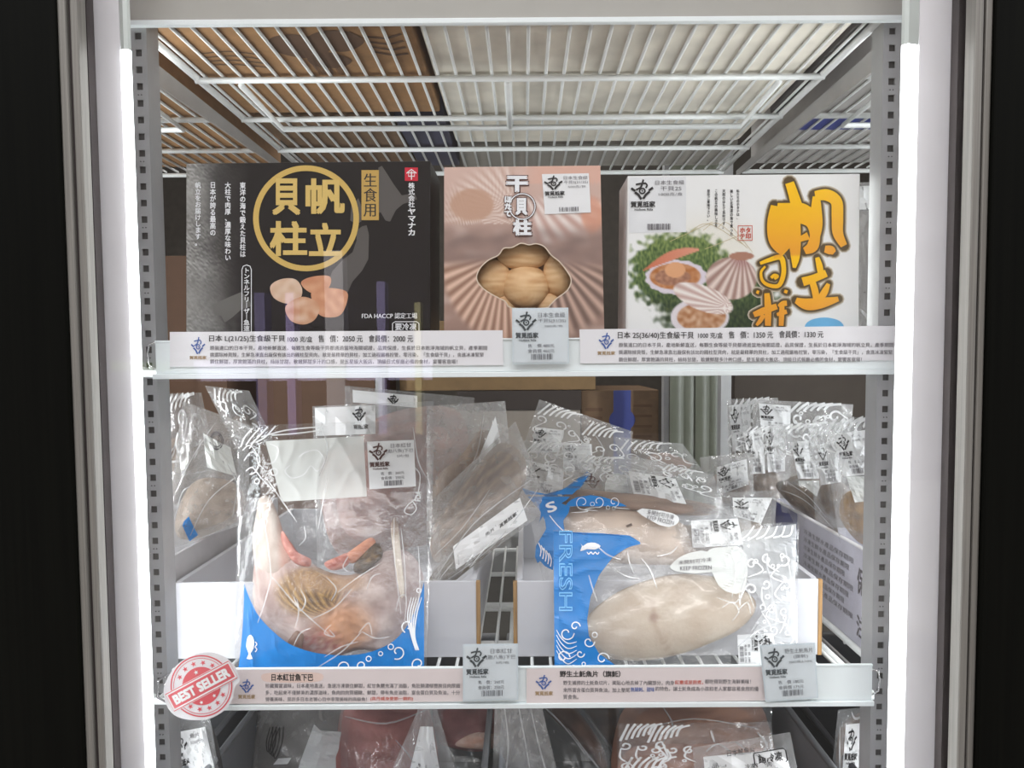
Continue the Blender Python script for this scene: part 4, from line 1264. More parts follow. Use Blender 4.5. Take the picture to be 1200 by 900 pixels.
# ------------------------------------------------------------------ plastic bags
def wave_print(q, S, box, seed=0, rows=2, w=1.6, off=0.0012, col=None, stripes=True):
    """white line print: slanting strokes, curls and foam rings, inside box (x0 y0 x1 y1) on S"""
    x0, y0, x1, y1 = box
    W, H = x1 - x0, y1 - y0
    rnd = random.Random(seed)
    P = lambda a, b: (x0 + a * W, y0 + b * H)
    if stripes:
        for k in range(6):
            a = 0.02 + 0.11 * k
            q.ribbon(S, [P(a, 0.30 - 0.02 * k), P(a + 0.08, 0.16 - 0.02 * k), P(a + 0.17 + 0.02 * k, 0.01)], w * 1.2, off, col, 4)
    for r in range(rows):
        for k in range(3):
            cx, cy = 0.16 + 0.30 * k + rnd.uniform(-0.05, 0.05), 0.42 + 0.36 * r + rnd.uniform(-0.06, 0.06)
            rr = rnd.uniform(0.09, 0.13)
            sg = rnd.choice((-1, 1))
            a0 = rnd.uniform(0, 6)
            q.ribbon(S, [P(cx + rr * (1 - t / 16) * math.cos(a0 + sg * t * 0.55), cy + rr * (1 - t / 16) * math.sin(a0 + sg * t * 0.55) * W / H) for t in range(12)], w, off, col, 3)
            e = P(cx + rr * math.cos(a0), cy + rr * math.sin(a0) * W / H)
            q.ribbon(S, [e, (e[0] + rnd.uniform(-0.2, 0.2) * W, e[1] + 0.16 * H), (e[0] + rnd.uniform(-0.2, 0.25) * W, e[1] + 0.26 * H)], w, off, col, 4, taper=True)
        for k in range(3):
            c = P(rnd.uniform(0.05, 0.95), rnd.uniform(0.3, 0.95))
            q.ring(S, *c, rnd.uniform(0.02, 0.04) * W, w * 0.7, off, col, 12)

def pouch(label, quad4, dep, bulge=0.012, m=None, seed=0, group=None, wr=0.004, cat='bag', name='vacuum_bag', nu=26, nv=26):
    (a, b), (c, d), (e, f), (g, h) = quad4
    def uv(u, v): return ((a * (1 - u) + c * u) * (1 - v) + (g * (1 - u) + e * u) * v, (b * (1 - u) + d * u) * (1 - v) + (h * (1 - u) + f * u) * v)
    def base(u, v): return (dep[0] * (1 - u) + dep[1] * u) * (1 - v) + (dep[3] * (1 - u) + dep[2] * u) * v
    def dome(u, v): return bulge * (max(math.sin(math.pi * clamp(u)), 0) * max(math.sin(math.pi * clamp(v)), 0)) ** 0.6
    def ridge(u, v):
        n1 = 1 - abs(nz(u * 3.1 + seed * 3.7, v * 2.3, seed)); n2 = 1 - abs(nz(u * 6 + v * 3, v * 5 - u * 2, seed + 9))
        return wr * (n1 ** 8 * 0.9 + n2 ** 8 * 0.6)
    def S(x, y, off=0.0):
        u, v = x / 100, y / 100
        X, Y_ = uv(u, v)
        return at(X, Y_, base(u, v) - dome(u, v) - ridge(u, v) - off)
    def S0(x, y, off=0.0):
        u, v = x / 100, y / 100
        X, Y_ = uv(u, v)
        return at(X, Y_, base(u, v) - dome(u, v) - off)
    X, Y_ = uv(0.5, 1)
    t = thing(name, label, cat, at(X, Y_, base(0.5, 1)), group)
    q = MB()
    q.grid(lambda u, v: S(100 * u, 100 * v), nu, nv)
    q.grid(lambda u, v: at(*uv(1 - u, v), base(1 - u, v) + dome(1 - u, v) * 0.4 + 0.0006), 8, 8)
    q.build('film', m or FILM, t, smooth=True)
    return t, S, S0

def flesh(t, S0, outline, c1, c2, h=0.008, off=-0.006, fx=12, fy=5, name='fish_piece', sh=None, rings=8):
    q = MB()
    def cf(x, y, r): return mix(c1, c2, 0.5 + 0.8 * nz(x / fx, y / fy, h * 900) + 0.25 * nz(x / 3, y / 3))
    q.blob(S0, outline, h, off - h, sh or cf, rings, back=h * 0.4, power=0.6)
    return q.build(name, M_FISH, t, smooth=True)

def mini_label(t, S, q4, seed=0, rotq=False, panel=None, ink=None):
    """shop label whose four corners are given on the bag's own 0..100 square"""
    Q = quad(S, q4)
    lab = shop_label(t, Q, [('魚片', 8, 52, 80), ('500克/包', 6, 52, 92)], ('售　價 280', '會員價 270'), seed=seed, simple=False, logo_mat=ink)
    return lab

def pattern(t, S, boxes, seed=0, w=2.0, m=None, stripes=True):
    q = MB()
    for k, b in enumerate(boxes): wave_print(q, S, b, seed + k, w=w, stripes=stripes)
    return q.build('wave_print', m or M_INKFILM, t)

def crease_glints(t, S, lines, w=1.2):  # whitish ribbons painted for the glints along folds in the film
    q = MB()
    for l in lines: q.ribbon(S, l, w, 0.0016, None, 5, taper=True)
    return q.build('crease_glint', M_GLINT, t)

# --- bags in the next bay at the left
G = 'bags piled in the next bay at the left'
t, S, S0 = pouch('crumpled wave-printed bag against the left upright, above the grey carton', [(186, 462), (236, 460), (256, 560), (186, 606)], (0.33, 0.34, 0.30, 0.28), 0.014, FILMM, 1, G)
flesh(t, S0, [(10, 95), (5, 50), (30, 40), (60, 50), (90, 70), (80, 92)], (150, 132, 116), (112, 94, 80))
pattern(t, S, [(2, 0, 98, 60)], 11, 2.6); crease_glints(t, S, [[(0, 60), (40, 75), (95, 88)], [(10, 90), (30, 70), (35, 55)]])
t, S, S0 = pouch('crumpled bag with a dark printed oval, between the left upright and the collar bag', [(214, 470), (292, 498), (292, 612), (192, 646)], (0.24, 0.25, 0.20, 0.16), 0.02, FILMF, 2, G)
flesh(t, S0, [(20, 60), (45, 52), (80, 58), (96, 75), (85, 95), (30, 98), (10, 85)], (206, 184, 164), (160, 138, 118), 0.014)
q = MB(); q.grid(lambda u, v: S(34 + 40 * u + 10 * v, 18 + 26 * v + 8 * u, 0.0010), 6, 6); q.build('white_patch', M_PATCH, t)
q = MB(); q.ring(S, 54, 22, 9, 1.3, 0.0016, None, 24, 7); q.ring(S, 54, 22, 7, 0.8, 0.0016, None, 24, 5); q.text(S, '冷凍', 49, 20, 59, 24, 0.0016); q.build('oval_print', M_GREYINK, t)
crease_glints(t, S, [[(5, 62), (20, 40), (50, 8)], [(8, 80), (14, 62), (24, 58)], [(30, 95), (50, 70), (90, 50)], [(70, 40), (84, 60), (80, 90)]])
q = MB(); q.sheet(S, [(18, 84), (26, 80), (40, 97), (30, 99)], 0.001); q.build('blue_print', M_BLUEPRINT, t)
t, S, S0 = pouch('small crumpled wave-printed bag behind the top corner of the collar bag', [(240, 452), (292, 458), (322, 520), (276, 524)], (0.30, 0.30, 0.27, 0.27), 0.012, FILMM, 3, G)
pattern(t, S, [(2, 2, 98, 95)], 15, 2.8); crease_glints(t, S, [[(10, 30), (40, 20), (60, 50)]])
flesh(t, S0, [(20, 60), (60, 45), (92, 70), (85, 95), (30, 95)], (120, 104, 92), (90, 74, 62), 0.006)

# --- bags in the left-hand tray
G = 'bags stacked in the tray behind the fish collar'
pk1, pk2 = (206, 152, 138), (158, 110, 100)
t, S, S0 = pouch('rearmost pink collar bag, its pale label strip reaching highest', [(404, 452), (556, 466), (548, 660), (410, 660)], (0.30, 0.30, 0.24, 0.24), 0.015, FILMM, 4, G)
flesh(t, S0, [(10, 30), (40, 12), (85, 8), (97, 30), (92, 70), (60, 90), (20, 80)], (214, 142, 118), (150, 106, 92), 0.02, fx=22, fy=6)
q = MB(); q.grid(lambda u, v: S(6 + 50 * u, 2 + 7 * v, 0.001), 6, 3); lb = q.build('price_label', M_PAPER, t)
q = MB(); logo(q, S, 33, 2.5, 42, 8, 0.0016); q.build('logo', M_INK, lb)
t, S, S0 = pouch('pink collar bag with a grey labelled corner, close behind the front collar bag', [(366, 476), (508, 470), (506, 670), (372, 670)], (0.235, 0.235, 0.19, 0.19), 0.012, FILMM, 5, G)
flesh(t, S0, [(5, 60), (10, 30), (50, 22), (92, 20), (97, 60), (70, 92), (20, 90)], pk1, pk2, 0.016, fx=26, fy=6)
q = MB(); q.grid(lambda u, v: S(2 + 50 * u, 1 + 17 * v, 0.001), 6, 3); lb = q.build('price_label', M_PAPER, t)
q = MB(); logo(q, S, 33, 1.5, 44, 10, 0.0016); q.text(S, '賀覓抵家', 29, 12, 46, 15, 0.0016, bold=0.02); q.build('logo', M_INK, lb)
t, S, S0 = pouch('milky bag of brown fillets with a folded label, standing right of the collar bags', [(500, 476), (592, 470), (606, 610), (500, 640)], (0.20, 0.25, 0.22, 0.16), 0.02, FILMF, 6, G)
flesh(t, S0, [(5, 95), (10, 55), (40, 40), (70, 20), (92, 30), (96, 70), (60, 90)], (182, 156, 134), (118, 96, 80), 0.016, fx=4, fy=30)
q = MB(); q.grid(lambda u, v: S(52 + 34 * u + 6 * v, 56 - 44 * u + 12 * v + 22 * u * v, 0.001), 6, 6); lb = q.build('price_label', M_PAPER, t)
q = MB(); q.text(S, '賀覓抵家', 66, 38, 92, 42, 0.0018, rot=-48, bold=0.02); q.build('lettering', M_INK, lb)
crease_glints(t, S, [[(40, 60), (60, 40), (72, 10)], [(30, 80), (50, 62), (85, 60)]], 1.6)
t, S, S0 = pouch('long milky bag of brown fish fillets sloping down towards the tray gap', [(502, 590), (604, 494), (644, 596), (508, 696)], (0.15, 0.20, 0.15, 0.11), 0.022, FILMF, 7, G)
flesh(t, S0, [(3, 30), (40, 12), (80, 6), (96, 40), (80, 70), (40, 75), (5, 70)], (184, 158, 136), (104, 84, 68), 0.016, fx=60, fy=3)
q = MB(); q.grid(lambda u, v: S(20 + 62 * u, 66 + 26 * v + 4 * u, 0.001), 8, 5); lb = q.build('price_label', M_PAPER, t)
q = MB(); q.text(S, '賀覓抵家', 60, 80, 76, 84, 0.0018, bold=0.02); q.text(S, '魚片', 48, 78, 56, 82, 0.0018); q.build('lettering', M_INK, lb)
crease_glints(t, S, [[(2, 85), (40, 60), (95, 62)], [(5, 60), (30, 55), (60, 40)], [(2, 95), (50, 96), (97, 75)]], 1.4)
t, S, S0 = pouch('bag of dark olive fillets low in the tray, above the white front panel', [(500, 655), (596, 612), (600, 640), (502, 705)], (0.13, 0.15, 0.12, 0.105), 0.012, FILM, 8, G)
flesh(t, S0, [(2, 50), (30, 15), (75, 6), (96, 20), (90, 60), (50, 85), (10, 92)], (122, 104, 76), (70, 60, 44), 0.010, fx=40, fy=6)
crease_glints(t, S, [[(40, 80), (60, 40), (80, 20)], [(50, 82), (70, 50), (88, 30)], [(10, 70), (40, 30), (70, 12)]], 2.2)

# --- pile of steak bags in the right-hand tray
G = 'steak bags piled in the right-hand tray'
stk1, stk2 = (196, 180, 166), (166, 146, 130)
t, S, S0 = pouch('tent-shaped wave-printed bag rising at the back of the steak pile', [(632, 468), (742, 506), (730, 575), (606, 545)], (0.40, 0.38, 0.32, 0.32), 0.02, FILMM, 21, G)
pattern(t, S, [(2, 0, 55, 70), (50, 5, 98, 90)], 31, 1.7)
mini_label(t, S, [(5, 40), (32, 32), (34, 66), (8, 78)], 3); mini_label(t, S, [(36, 50), (62, 40), (70, 82), (42, 92)], 4)
crease_glints(t, S, [[(60, 20), (75, 45), (70, 80)]])
t, S, S0 = pouch('crumpled bag curling over the back of the steak pile, nearest the taped carton', [(720, 512), (800, 520), (830, 560), (730, 570)], (0.40, 0.42, 0.36, 0.34), 0.018, FILMM, 22, G)
pattern(t, S, [(2, 2, 98, 90)], 35, 2.2)
flesh(t, S0, [(40, 40), (70, 30), (92, 60), (60, 90), (30, 80)], (176, 150, 138), (140, 118, 106), 0.006)
t, S, S0 = pouch('bag with a white shop label at the left shoulder of the steak pile', [(612, 516), (690, 520), (704, 585), (602, 590)], (0.28, 0.28, 0.22, 0.20), 0.018, FILMM, 23, G)
pattern(t, S, [(6, 0, 90, 60)], 41, 2.0)
q = MB(); q.sheet(S, [(4, 92), (20, 94), (60, 78), (90, 50), (96, 56), (70, 90), (30, 99)], 0.0010); q.build('blue_print', M_BLUEPRINT, t)
mini_label(t, S, [(8, 30), (60, 45), (56, 92), (0, 78)], 5)
crease_glints(t, S, [[(20, 10), (50, 24), (86, 44)]])
t, S, S0 = pouch('bag with a pale dome print in the middle of the steak pile', [(676, 532), (770, 540), (790, 590), (684, 588)], (0.25, 0.25, 0.20, 0.20), 0.016, FILMM, 24, G)
pattern(t, S, [(0, 0, 70, 60)], 45, 2.2)
q = MB(); q.sheet(S, [(30, 96), (28, 60), (40, 38), (58, 40), (70, 64), (74, 96)], 0.001, smooth=3); q.build('white_patch', M_PATCH, t)
q = MB(); logo(q, S, 4, 40, 22, 72, 0.0016); q.build('logo', M_BROWNINK, t)
t, S, S0 = pouch('bag with a sideways shop label at the right shoulder of the steak pile', [(732, 532), (836, 556), (852, 604), (738, 592)], (0.23, 0.23, 0.17, 0.17), 0.016, FILMM, 25, G)
pattern(t, S, [(40, 0, 98, 55)], 49, 2.0)
mini_label(t, S, [(54, 30), (60, 84), (6, 86), (2, 32)], 6)
t, S, S0 = pouch('bag showing a white slanting label above the frosted bag corner', [(838, 578), (912, 574), (904, 640), (836, 640)], (0.30, 0.32, 0.24, 0.22), 0.014, FILMM, 26, G)
flesh(t, S0, [(10, 70), (30, 50), (70, 56), (90, 80), (60, 96), (20, 95)], stk1, stk2, 0.008)
mini_label(t, S, [(28, 10), (92, 14), (78, 60), (32, 44)], 7)
t, S, S0 = pouch('small pale bag with a tilted label, behind the right end of the steak pile', [(820, 536), (882, 530), (884, 590), (826, 596)], (0.44, 0.44, 0.40, 0.40), 0.012, FILMF, 27, G)
flesh(t, S0, [(10, 50), (50, 30), (90, 50), (80, 90), (20, 90)], (176, 152, 136), (140, 118, 104), 0.006)
mini_label(t, S, [(30, 22), (88, 12), (90, 62), (26, 78)], 8)
t, S, S0 = pouch('bag with a sideways label tucked under the frosted bag corner', [(770, 596), (880, 596), (880, 660), (770, 660)], (0.17, 0.18, 0.14, 0.14), 0.012, FILMM, 28, G)
flesh(t, S0, [(0, 40), (30, 30), (60, 50), (70, 90), (20, 95), (0, 80)], stk1, stk2, 0.008)
mini_label(t, S, [(86, 18), (92, 66), (38, 72), (36, 22)], 9)

# second steak bag: blue, bent over, its slice showing above the front bag
t, S, S0 = pouch('bent blue bag with a pale steak and dark skin, behind the front steak bag', [(612, 562), (846, 572), (850, 690), (640, 700)], (0.165, 0.19, 0.125, 0.115), 0.022, FILM, 29, G, wr=0.003, nu=44, nv=30)
def to_uv(quad4):
    (a, b), (c, d), (e, f), (g, h) = quad4
    def fn(px, py):
        u = v = 0.5
        for _ in range(12):
            X = (a * (1 - u) + c * u) * (1 - v) + (g * (1 - u) + e * u) * v - px
            Y = (b * (1 - u) + d * u) * (1 - v) + (h * (1 - u) + f * u) * v - py
            xu, xv = (c - a) * (1 - v) + (e - g) * v, (g - a) * (1 - u) + (e - c) * u
            yu, yv = (d - b) * (1 - v) + (f - h) * v, (h - b) * (1 - u) + (f - d) * u
            D = xu * yv - xv * yu
            u -= (X * yv - Y * xv) / D; v -= (xu * Y - yu * X) / D
        return 100 * u, 100 * v
    return fn
TU = to_uv([(612, 562), (846, 572), (850, 690), (640, 700)])
def U(S_, off0=0.0): return lambda x, y, off=0.0: S_(*TU(x, y), off + off0)
P0, P1 = U(S0), U(S)
flesh(t, P0, [(656, 600), (690, 592), (750, 596), (790, 608), (818, 632), (826, 655), (790, 662), (720, 660), (662, 656), (652, 628)], (232, 210, 192), (208, 184, 166), 0.012, off=-0.004, name='fish_steak', fx=40, fy=20)
flesh(t, P0, [(650, 590), (676, 574), (720, 577), (780, 582), (836, 592), (838, 602), (800, 604), (740, 598), (690, 590)], (158, 132, 116), (118, 96, 84), 0.010, off=-0.001, name='skin_strip', fx=40, fy=6)
q = MB()
for pts in ([(612, 572), (646, 580), (690, 557), (664, 586), (640, 600), (632, 612), (634, 600), (624, 588)], [(632, 584), (668, 594), (660, 610), (662, 628), (650, 640), (630, 660), (628, 640), (640, 620), (636, 604)],
            [(664, 590), (680, 581), (706, 582), (740, 596), (700, 594), (668, 596)], [(630, 640), (648, 632), (648, 668), (630, 654)]):
    q.sheet(P1, pts, 0.0012, smooth=2)
q.build('blue_print', M_BLUEPRINT, t)
q = MB()
wave_print(q, P1, (672, 582, 738, 598), 61, 1, 0.8, 0.0022, stripes=False)
for k in range(5): q.ribbon(P1, [(631 + 3 * k, 636 + 3 * k), (634 + 3 * k, 644 + 3 * k), (633 + 3 * k, 652 + 3 * k)], 1.2, 0.0022)
q.text(P1, 'S', 640, 588, 652, 600, 0.0024, rot=-20, bold=0.02)
q.ribbon(P1, [(644, 604), (652, 614), (660, 622)], 1.0, 0.0022)
q.build('wave_print', M_WHITEINK, t)
q = MB()
q.sheet(P1, [(746, 599), (760, 596), (790, 602), (796, 610), (788, 617), (774, 616)], 0.0012, smooth=3); q.build('white_patch', M_PAPER, t)
q = MB(); q.text(P1, '未開封可冷凍', 758, 600, 790, 606, 0.0020, rot=12); q.text(P1, 'KEEP FROZEN', 758, 607, 790, 612, 0.0020, rot=12); q.build('lettering', M_GREYINK, t)
q = MB(); q.area(P1, [(733, 616), (740, 613), (741, 616), (735, 618)], -0.004, (90, 66, 54)); q.build('dark_fleck', M_FISH, t)

# --- the front steak bag
Q4 = [(648, 621), (936, 612), (934, 793), (650, 796)]
t, S, S0 = pouch('clear and blue bag of one large pale fish steak with a white fish emblem', Q4, (0.105, 0.115, 0.045, 0.045), 0.016, FILM, 30, None, wr=0.0025, nu=56, nv=40)
TU = to_uv(Q4)
P0, P1 = U(S0), U(S)
ST = [(683, 737), (694, 716), (720, 696), (752, 682), (790, 673), (824, 674), (856, 681), (878, 696), (886, 708), (880, 724), (862, 740), (832, 754), (796, 767), (756, 774), (718, 772), (692, 758)]
def steak_col(x, y, r):
    c = mix((226, 212, 194), (204, 184, 164), 0.5 + 0.7 * nz(x / 26, y / 18, 3) + 0.25 * nz(x / 5, y / 5))
    c = mix(c, (190, 166, 146), 0.7 * sst(5, 0, abs((x - 768) - 0.35 * (y - 722) - 4 * math.sin(y / 12))) * sst(690, 712, y))
    c = mix(c, (170, 140, 124), 0.7 * sst(9, 2, math.hypot(x - 766, (y - 724))))
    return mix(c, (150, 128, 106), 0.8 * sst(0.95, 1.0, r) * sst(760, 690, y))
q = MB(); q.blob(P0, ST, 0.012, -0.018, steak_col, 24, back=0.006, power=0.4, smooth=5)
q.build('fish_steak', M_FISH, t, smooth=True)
q = MB()
q.sheet(P1, [(648.5, 622.5), (690, 624), (737, 627), (753, 637), (736, 641), (718, 653), (702, 674), (692, 700), (688, 726), (690, 745), (702, 766), (722, 780), (728, 795), (650, 795.5)], 0.0008)
q.build('blue_print', M_BLUEPRINT, t)
q = MB()
q.text(P1, 'FRESH', 616, 661, 710, 677, 0.0016, rot=90, outline=0.022)
q.build('outline_lettering', plain('pale_blue_print', (120, 196, 246)), t)
q = MB()
q.area(P1, [(683, 640), (688, 636.5), (697, 636), (704, 640), (697, 644), (688, 643.5), (680, 646), (682, 640), (680, 635.5)], 0.0016, smooth=2)
q.ribbon(P1, [(688, 647), (690, 649.5), (692.5, 647), (695, 649.5), (697.5, 647), (700, 649.5), (702, 647)], 1.2, 0.0016, smooth=3)
for cx_, cy_, r_, s_ in ((664, 742, 9, 1), (674, 734, 6, -1), (690, 752, 7, 1), (706, 772, 8, -1), (660, 770, 8, -1), (680, 766, 5, 1)):
    q.ribbon(P1, [(cx_ + r_ * (1 - k / 15) * math.cos(s_ * k * 0.55), cy_ + r_ * (1 - k / 15) * math.sin(s_ * k * 0.55)) for k in range(12)], 1.4, 0.0016, smooth=3)
for k in range(5): q.ribbon(P1, [(652, 738 + 6 * k), (658, 748 + 6 * k), (666, 754 + 6 * k), (676, 752 + 5 * k)], 1.3, 0.0016, taper=True)
for c in ((697, 744, 3), (672, 782, 2.5), (712, 784, 3), (684, 778, 2)): q.ring(P1, c[0], c[1], c[2], 1.1, 0.0016, None, 14)
q.build('white_print', M_WHITEINK, t)
q = MB(); q.sheet(P1, [(828, 646), (858, 640), (868, 642), (876, 660), (873, 690), (862, 696), (846, 690), (836, 674)], 0.0010, smooth=3); q.build('white_patch', M_PATCH, t)
q = MB(); q.sheet(P1, [(785, 664), (800, 651), (822, 645), (838, 650), (846, 668), (822, 672), (798, 671)], 0.0016, smooth=3); wp = q.build('frozen_oval', M_PATCH, t)
q = MB(); q.text(P1, '未開封可冷凍', 795, 655, 834, 660, 0.0022, rot=-6); q.text(P1, 'KEEP FROZEN', 797, 663, 834, 668, 0.0022, rot=-2, bold=0.015); q.build('lettering', M_GREYINK, wp)
q = MB(); q.sheet(P1, [(868, 622), (933, 614), (931, 770), (892, 772), (884, 740), (898, 712), (876, 680)], 0.0005); q.build('milky_end', film('milky_end_film', 0.35, (236, 238, 238), bump=0.3), t)
pq = MB()
for k in range(6): pq.ribbon(P1, [(866 + 10 * k, 634 - k), (876 + 10 * k, 627), (884 + 9 * k, 616)], 2.0, 0.0016)
wave_print(pq, P1, (872, 626, 934, 706), 71, 2, 2.0, 0.0016, stripes=False)
wave_print(pq, P1, (884, 680, 932, 760), 77, 2, 1.5, 0.0016, stripes=False)
pq.build('wave_print', M_INKFILM, t)
mini_label(t, quad(P1, [(0, 0), (100, 0), (100, 100), (0, 100)]) if False else P1, [(906, 742), (907, 786), (866, 787), (864, 744)], 12)
crease_glints(t, P1, [[(735, 645), (738, 660), (743, 672)], [(852, 636), (862, 664), (858, 700)], [(866, 700), (876, 660), (868, 640)], [(690, 674), (694, 688), (700, 705)], [(880, 740), (900, 712), (914, 700)],
                [(862, 760), (890, 738), (920, 728)], [(900, 690), (910, 720), (904, 750)], [(752, 655), (762, 668), (770, 690)], [(840, 700), (862, 706), (874, 690), (884, 712)], [(895, 650), (905, 690), (900, 730)], [(920, 640), (928, 690), (922, 740)], [(846, 712), (858, 706), (866, 716), (858, 728)], [(866, 714), (876, 706), (880, 720)],
                [(700, 640), (712, 650), (728, 656)], [(722, 668), (736, 676), (750, 678)], [(770, 652), (786, 648), (794, 640)], [(880, 750), (898, 744), (916, 748)], [(856, 648), (866, 644), (872, 652), (864, 660)]], 1.7)

# --- the front fish collar bag
Q4 = [(279, 499), (510, 491), (499, 797), (275, 800)]
t, S, S0 = pouch('clear bag of fish collar with a blue wave border and a blank white panel', Q4, (0.150, 0.155, 0.040, 0.040), 0.020, FILM, 41, None, wr=0.0017, nu=60, nv=60)
TU = to_uv(Q4)
P0, P1 = U(S0), U(S)
def hfish(x, y, r):
    return 0.004 * nz(x / 26, y / 26, 7) + 0.0015 * nz(x / 7, y / 7, 9)
def skin(x, y, r):
    c = mix((226, 206, 198), (168, 140, 132), 0.5 + 0.8 * nz(x / 22, y / 22, 4) + 0.35 * nz(x / 2.5, y / 2.5))
    c = mix(c, (206, 140, 92), 0.75 * sst(48, 12, math.hypot(x - 402, (y - 735) * 1.1)))
    f = sst(46, 26, math.hypot((x - 362), (y - 694) * 1.35))                     # golden fin rays
    ray = 0.5 + 0.5 * math.sin((x - 362) * 1.15 + (y - 694) * 0.55)
    c = mix(c, mix((92, 62, 34), (192, 150, 82), ray), 0.9 * f)
    c = mix(c, (176, 140, 108), 0.7 * sst(16, 6, abs(y - (682 - 0.02 * (x - 380) ** 2 * 0.06))) * sst(330, 350, x) * sst(440, 410, x))
    c = mix(c, mix((196, 186, 188), (150, 138, 140), 0.5 + 0.9 * nz(x / 2, y / 2, 6)), 0.55 * sst(425, 475, x))
    c = mix(c, (168, 96, 88), 0.8 * sst(26, 10, math.hypot((x - 372) / 1.5, y - 756)) * (0.6 + nz(x / 5, y / 5)))
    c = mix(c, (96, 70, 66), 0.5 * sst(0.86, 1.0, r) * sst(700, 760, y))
    return c
body = [(303, 640), (330, 642), (352, 652), (380, 668), (408, 674), (432, 664), (452, 646), (478, 646), (494, 668), (498, 700), (494, 728), (478, 750), (452, 764), (420, 762), (396, 770), (366, 772), (344, 764), (320, 744), (302, 722), (296, 690)]
q = MB()
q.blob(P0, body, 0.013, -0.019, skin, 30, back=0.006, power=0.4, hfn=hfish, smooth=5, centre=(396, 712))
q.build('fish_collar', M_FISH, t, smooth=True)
q = MB()
arm = [(304, 584), (316, 583), (326, 604), (334, 630), (344, 648), (340, 668), (318, 676), (300, 664), (296, 630), (300, 604)]
q.blob(P0, arm, 0.010, -0.015, lambda x, y, r: mix(mix((218, 206, 196), (188, 168, 156), 0.5 + nz(x / 9, y / 14)), (214, 150, 132), 0.6 * sst(322, 334, x)), 14, back=0.004, power=0.45)
q.build('collar_bone', M_FISH, t, smooth=True)
q = MB()
def meat(x, y, r): return mix((204, 140, 124), (166, 88, 76), 0.5 + 1.1 * nz(x / 7, y / 4))
q.blob(P0, [(331, 622), (340, 634), (352, 650), (364, 655), (362, 664), (346, 660), (336, 648), (329, 634)], 0.005, -0.008, meat, 6, back=0.002)
q.blob(P0, [(380, 660), (396, 652), (408, 648), (410, 658), (402, 666), (388, 668)], 0.005, -0.008, meat, 6, back=0.002)
q.blob(P0, [(404, 652), (418, 640), (434, 630), (440, 636), (430, 648), (414, 660)], 0.005, -0.008, lambda x, y, r: mix((214, 150, 120), (190, 122, 96), 0.5 + nz(x / 6, y / 5)), 6, back=0.002)
q.build('red_flesh', M_FISH, t, smooth=True)
q = MB()
q.blob(P0, [(420, 652), (434, 636), (446, 640), (448, 652), (436, 664), (424, 672), (414, 668)], 0.005, -0.008, lambda x, y, r: mix((150, 118, 78), (76, 58, 44), 0.4 + 0.8 * r + nz(x / 6, y / 6)), 6, back=0.002)
q.blob(P0, [(334, 760), (346, 740), (356, 744), (352, 764), (344, 768)], 0.004, -0.007, lambda x, y, r: (120, 88, 74), 5, back=0.002)
q.build('dark_skin', M_FISH, t, smooth=True)
q = MB()
q.blob(P0, [(462, 606), (467, 618), (470, 650), (474, 690), (470, 700), (464, 670), (460, 640), (458, 618)], 0.004, -0.004, lambda x, y, r: mix((226, 214, 200), (120, 96, 80), sst(640, 608, y)), 8, back=0.002)
q.build('fin_spine', M_FISH, t, smooth=True)
q = MB()
arc = [(286, 684), (292, 700), (302, 720), (318, 738), (340, 755), (370, 765), (404, 768), (434, 764), (460, 752), (478, 732), (490, 706), (497, 682)]
a2 = crom(arc, 5)
for (x0, y0), (x1, y1) in zip(a2, a2[1:]):
    for j in range(8):
        def row(x, y, j): 
            t0 = j / 8; yb = 799 - (x - 275) * 0.0135
            xx = x + ((277 - x) * 0 if x > 300 else (286 - 9 * clamp((y + (yb - y) * t0 - 684) / 115) - 286) * clamp((300 - x) / 14)) * t0
            return xx, y + (yb - y) * t0
        p = [P1(*row(x0, y0, j), 0.001), P1(*row(x1, y1, j), 0.001), P1(*row(x1, y1, j + 1), 0.001), P1(*row(x0, y0, j + 1), 0.001)]
        q.poly(p)
q.build('blue_print', M_BLUEPRINT, t)
q = MB()
q.area(P1, [(290, 747), (294, 744), (297.5, 750), (297, 760), (293.5, 766), (296, 772), (289, 772), (291.5, 766), (288.5, 758)], 0.0016, smooth=2)
q.ribbon(P1, [(299, 752), (301, 755), (299, 758), (301, 761), (299, 764)], 1.1, 0.0016)
for k in range(5): q.ribbon(P1, [(494 - 3 * k, 700), (488 - 2.6 * k, 722), (486 - 1 * k, 745), (491 - 1 * k, 762)], 1.5, 0.0016, taper=True)
q.ring(P1, 491, 692, 2.6, 1.2, 0.0016, None, 14)
for cx_, cy_, r_, s_ in ((478, 734, 8, 1), (466, 764, 9, -1), (490, 778, 8, 1), (440, 786, 7, -1), (404, 782, 9, 1), (384, 788, 6, -1), (424, 780, 6, 1)):
    q.ribbon(P1, [(cx_ + r_ * (1 - k / 15) * math.cos(2 + s_ * k * 0.55), cy_ + r_ * (1 - k / 15) * math.sin(2 + s_ * k * 0.55)) for k in range(12)], 1.5, 0.0016, smooth=3)
for c in ((458, 758, 3.2), (446, 766, 2.4), (432, 772, 3), (414, 790, 2.5)): q.ring(P1, c[0], c[1], c[2], 1.2, 0.0016, None, 14)
q.build('white_print', M_WHITEINK, t)
q = MB()
for k in range(4):
    q.ribbon(P1, [(282 + 6 * k, 524 - 2 * k), (287 + 8 * k, 512), (296 + 9 * k, 502 - k)], 1.7, 0.0016)
q.ribbon(P1, [(306, 512), (336, 504), (376, 500)], 1.6, 0.0016); q.ribbon(P1, [(318, 510), (346, 508), (378, 504)], 1.6, 0.0016)
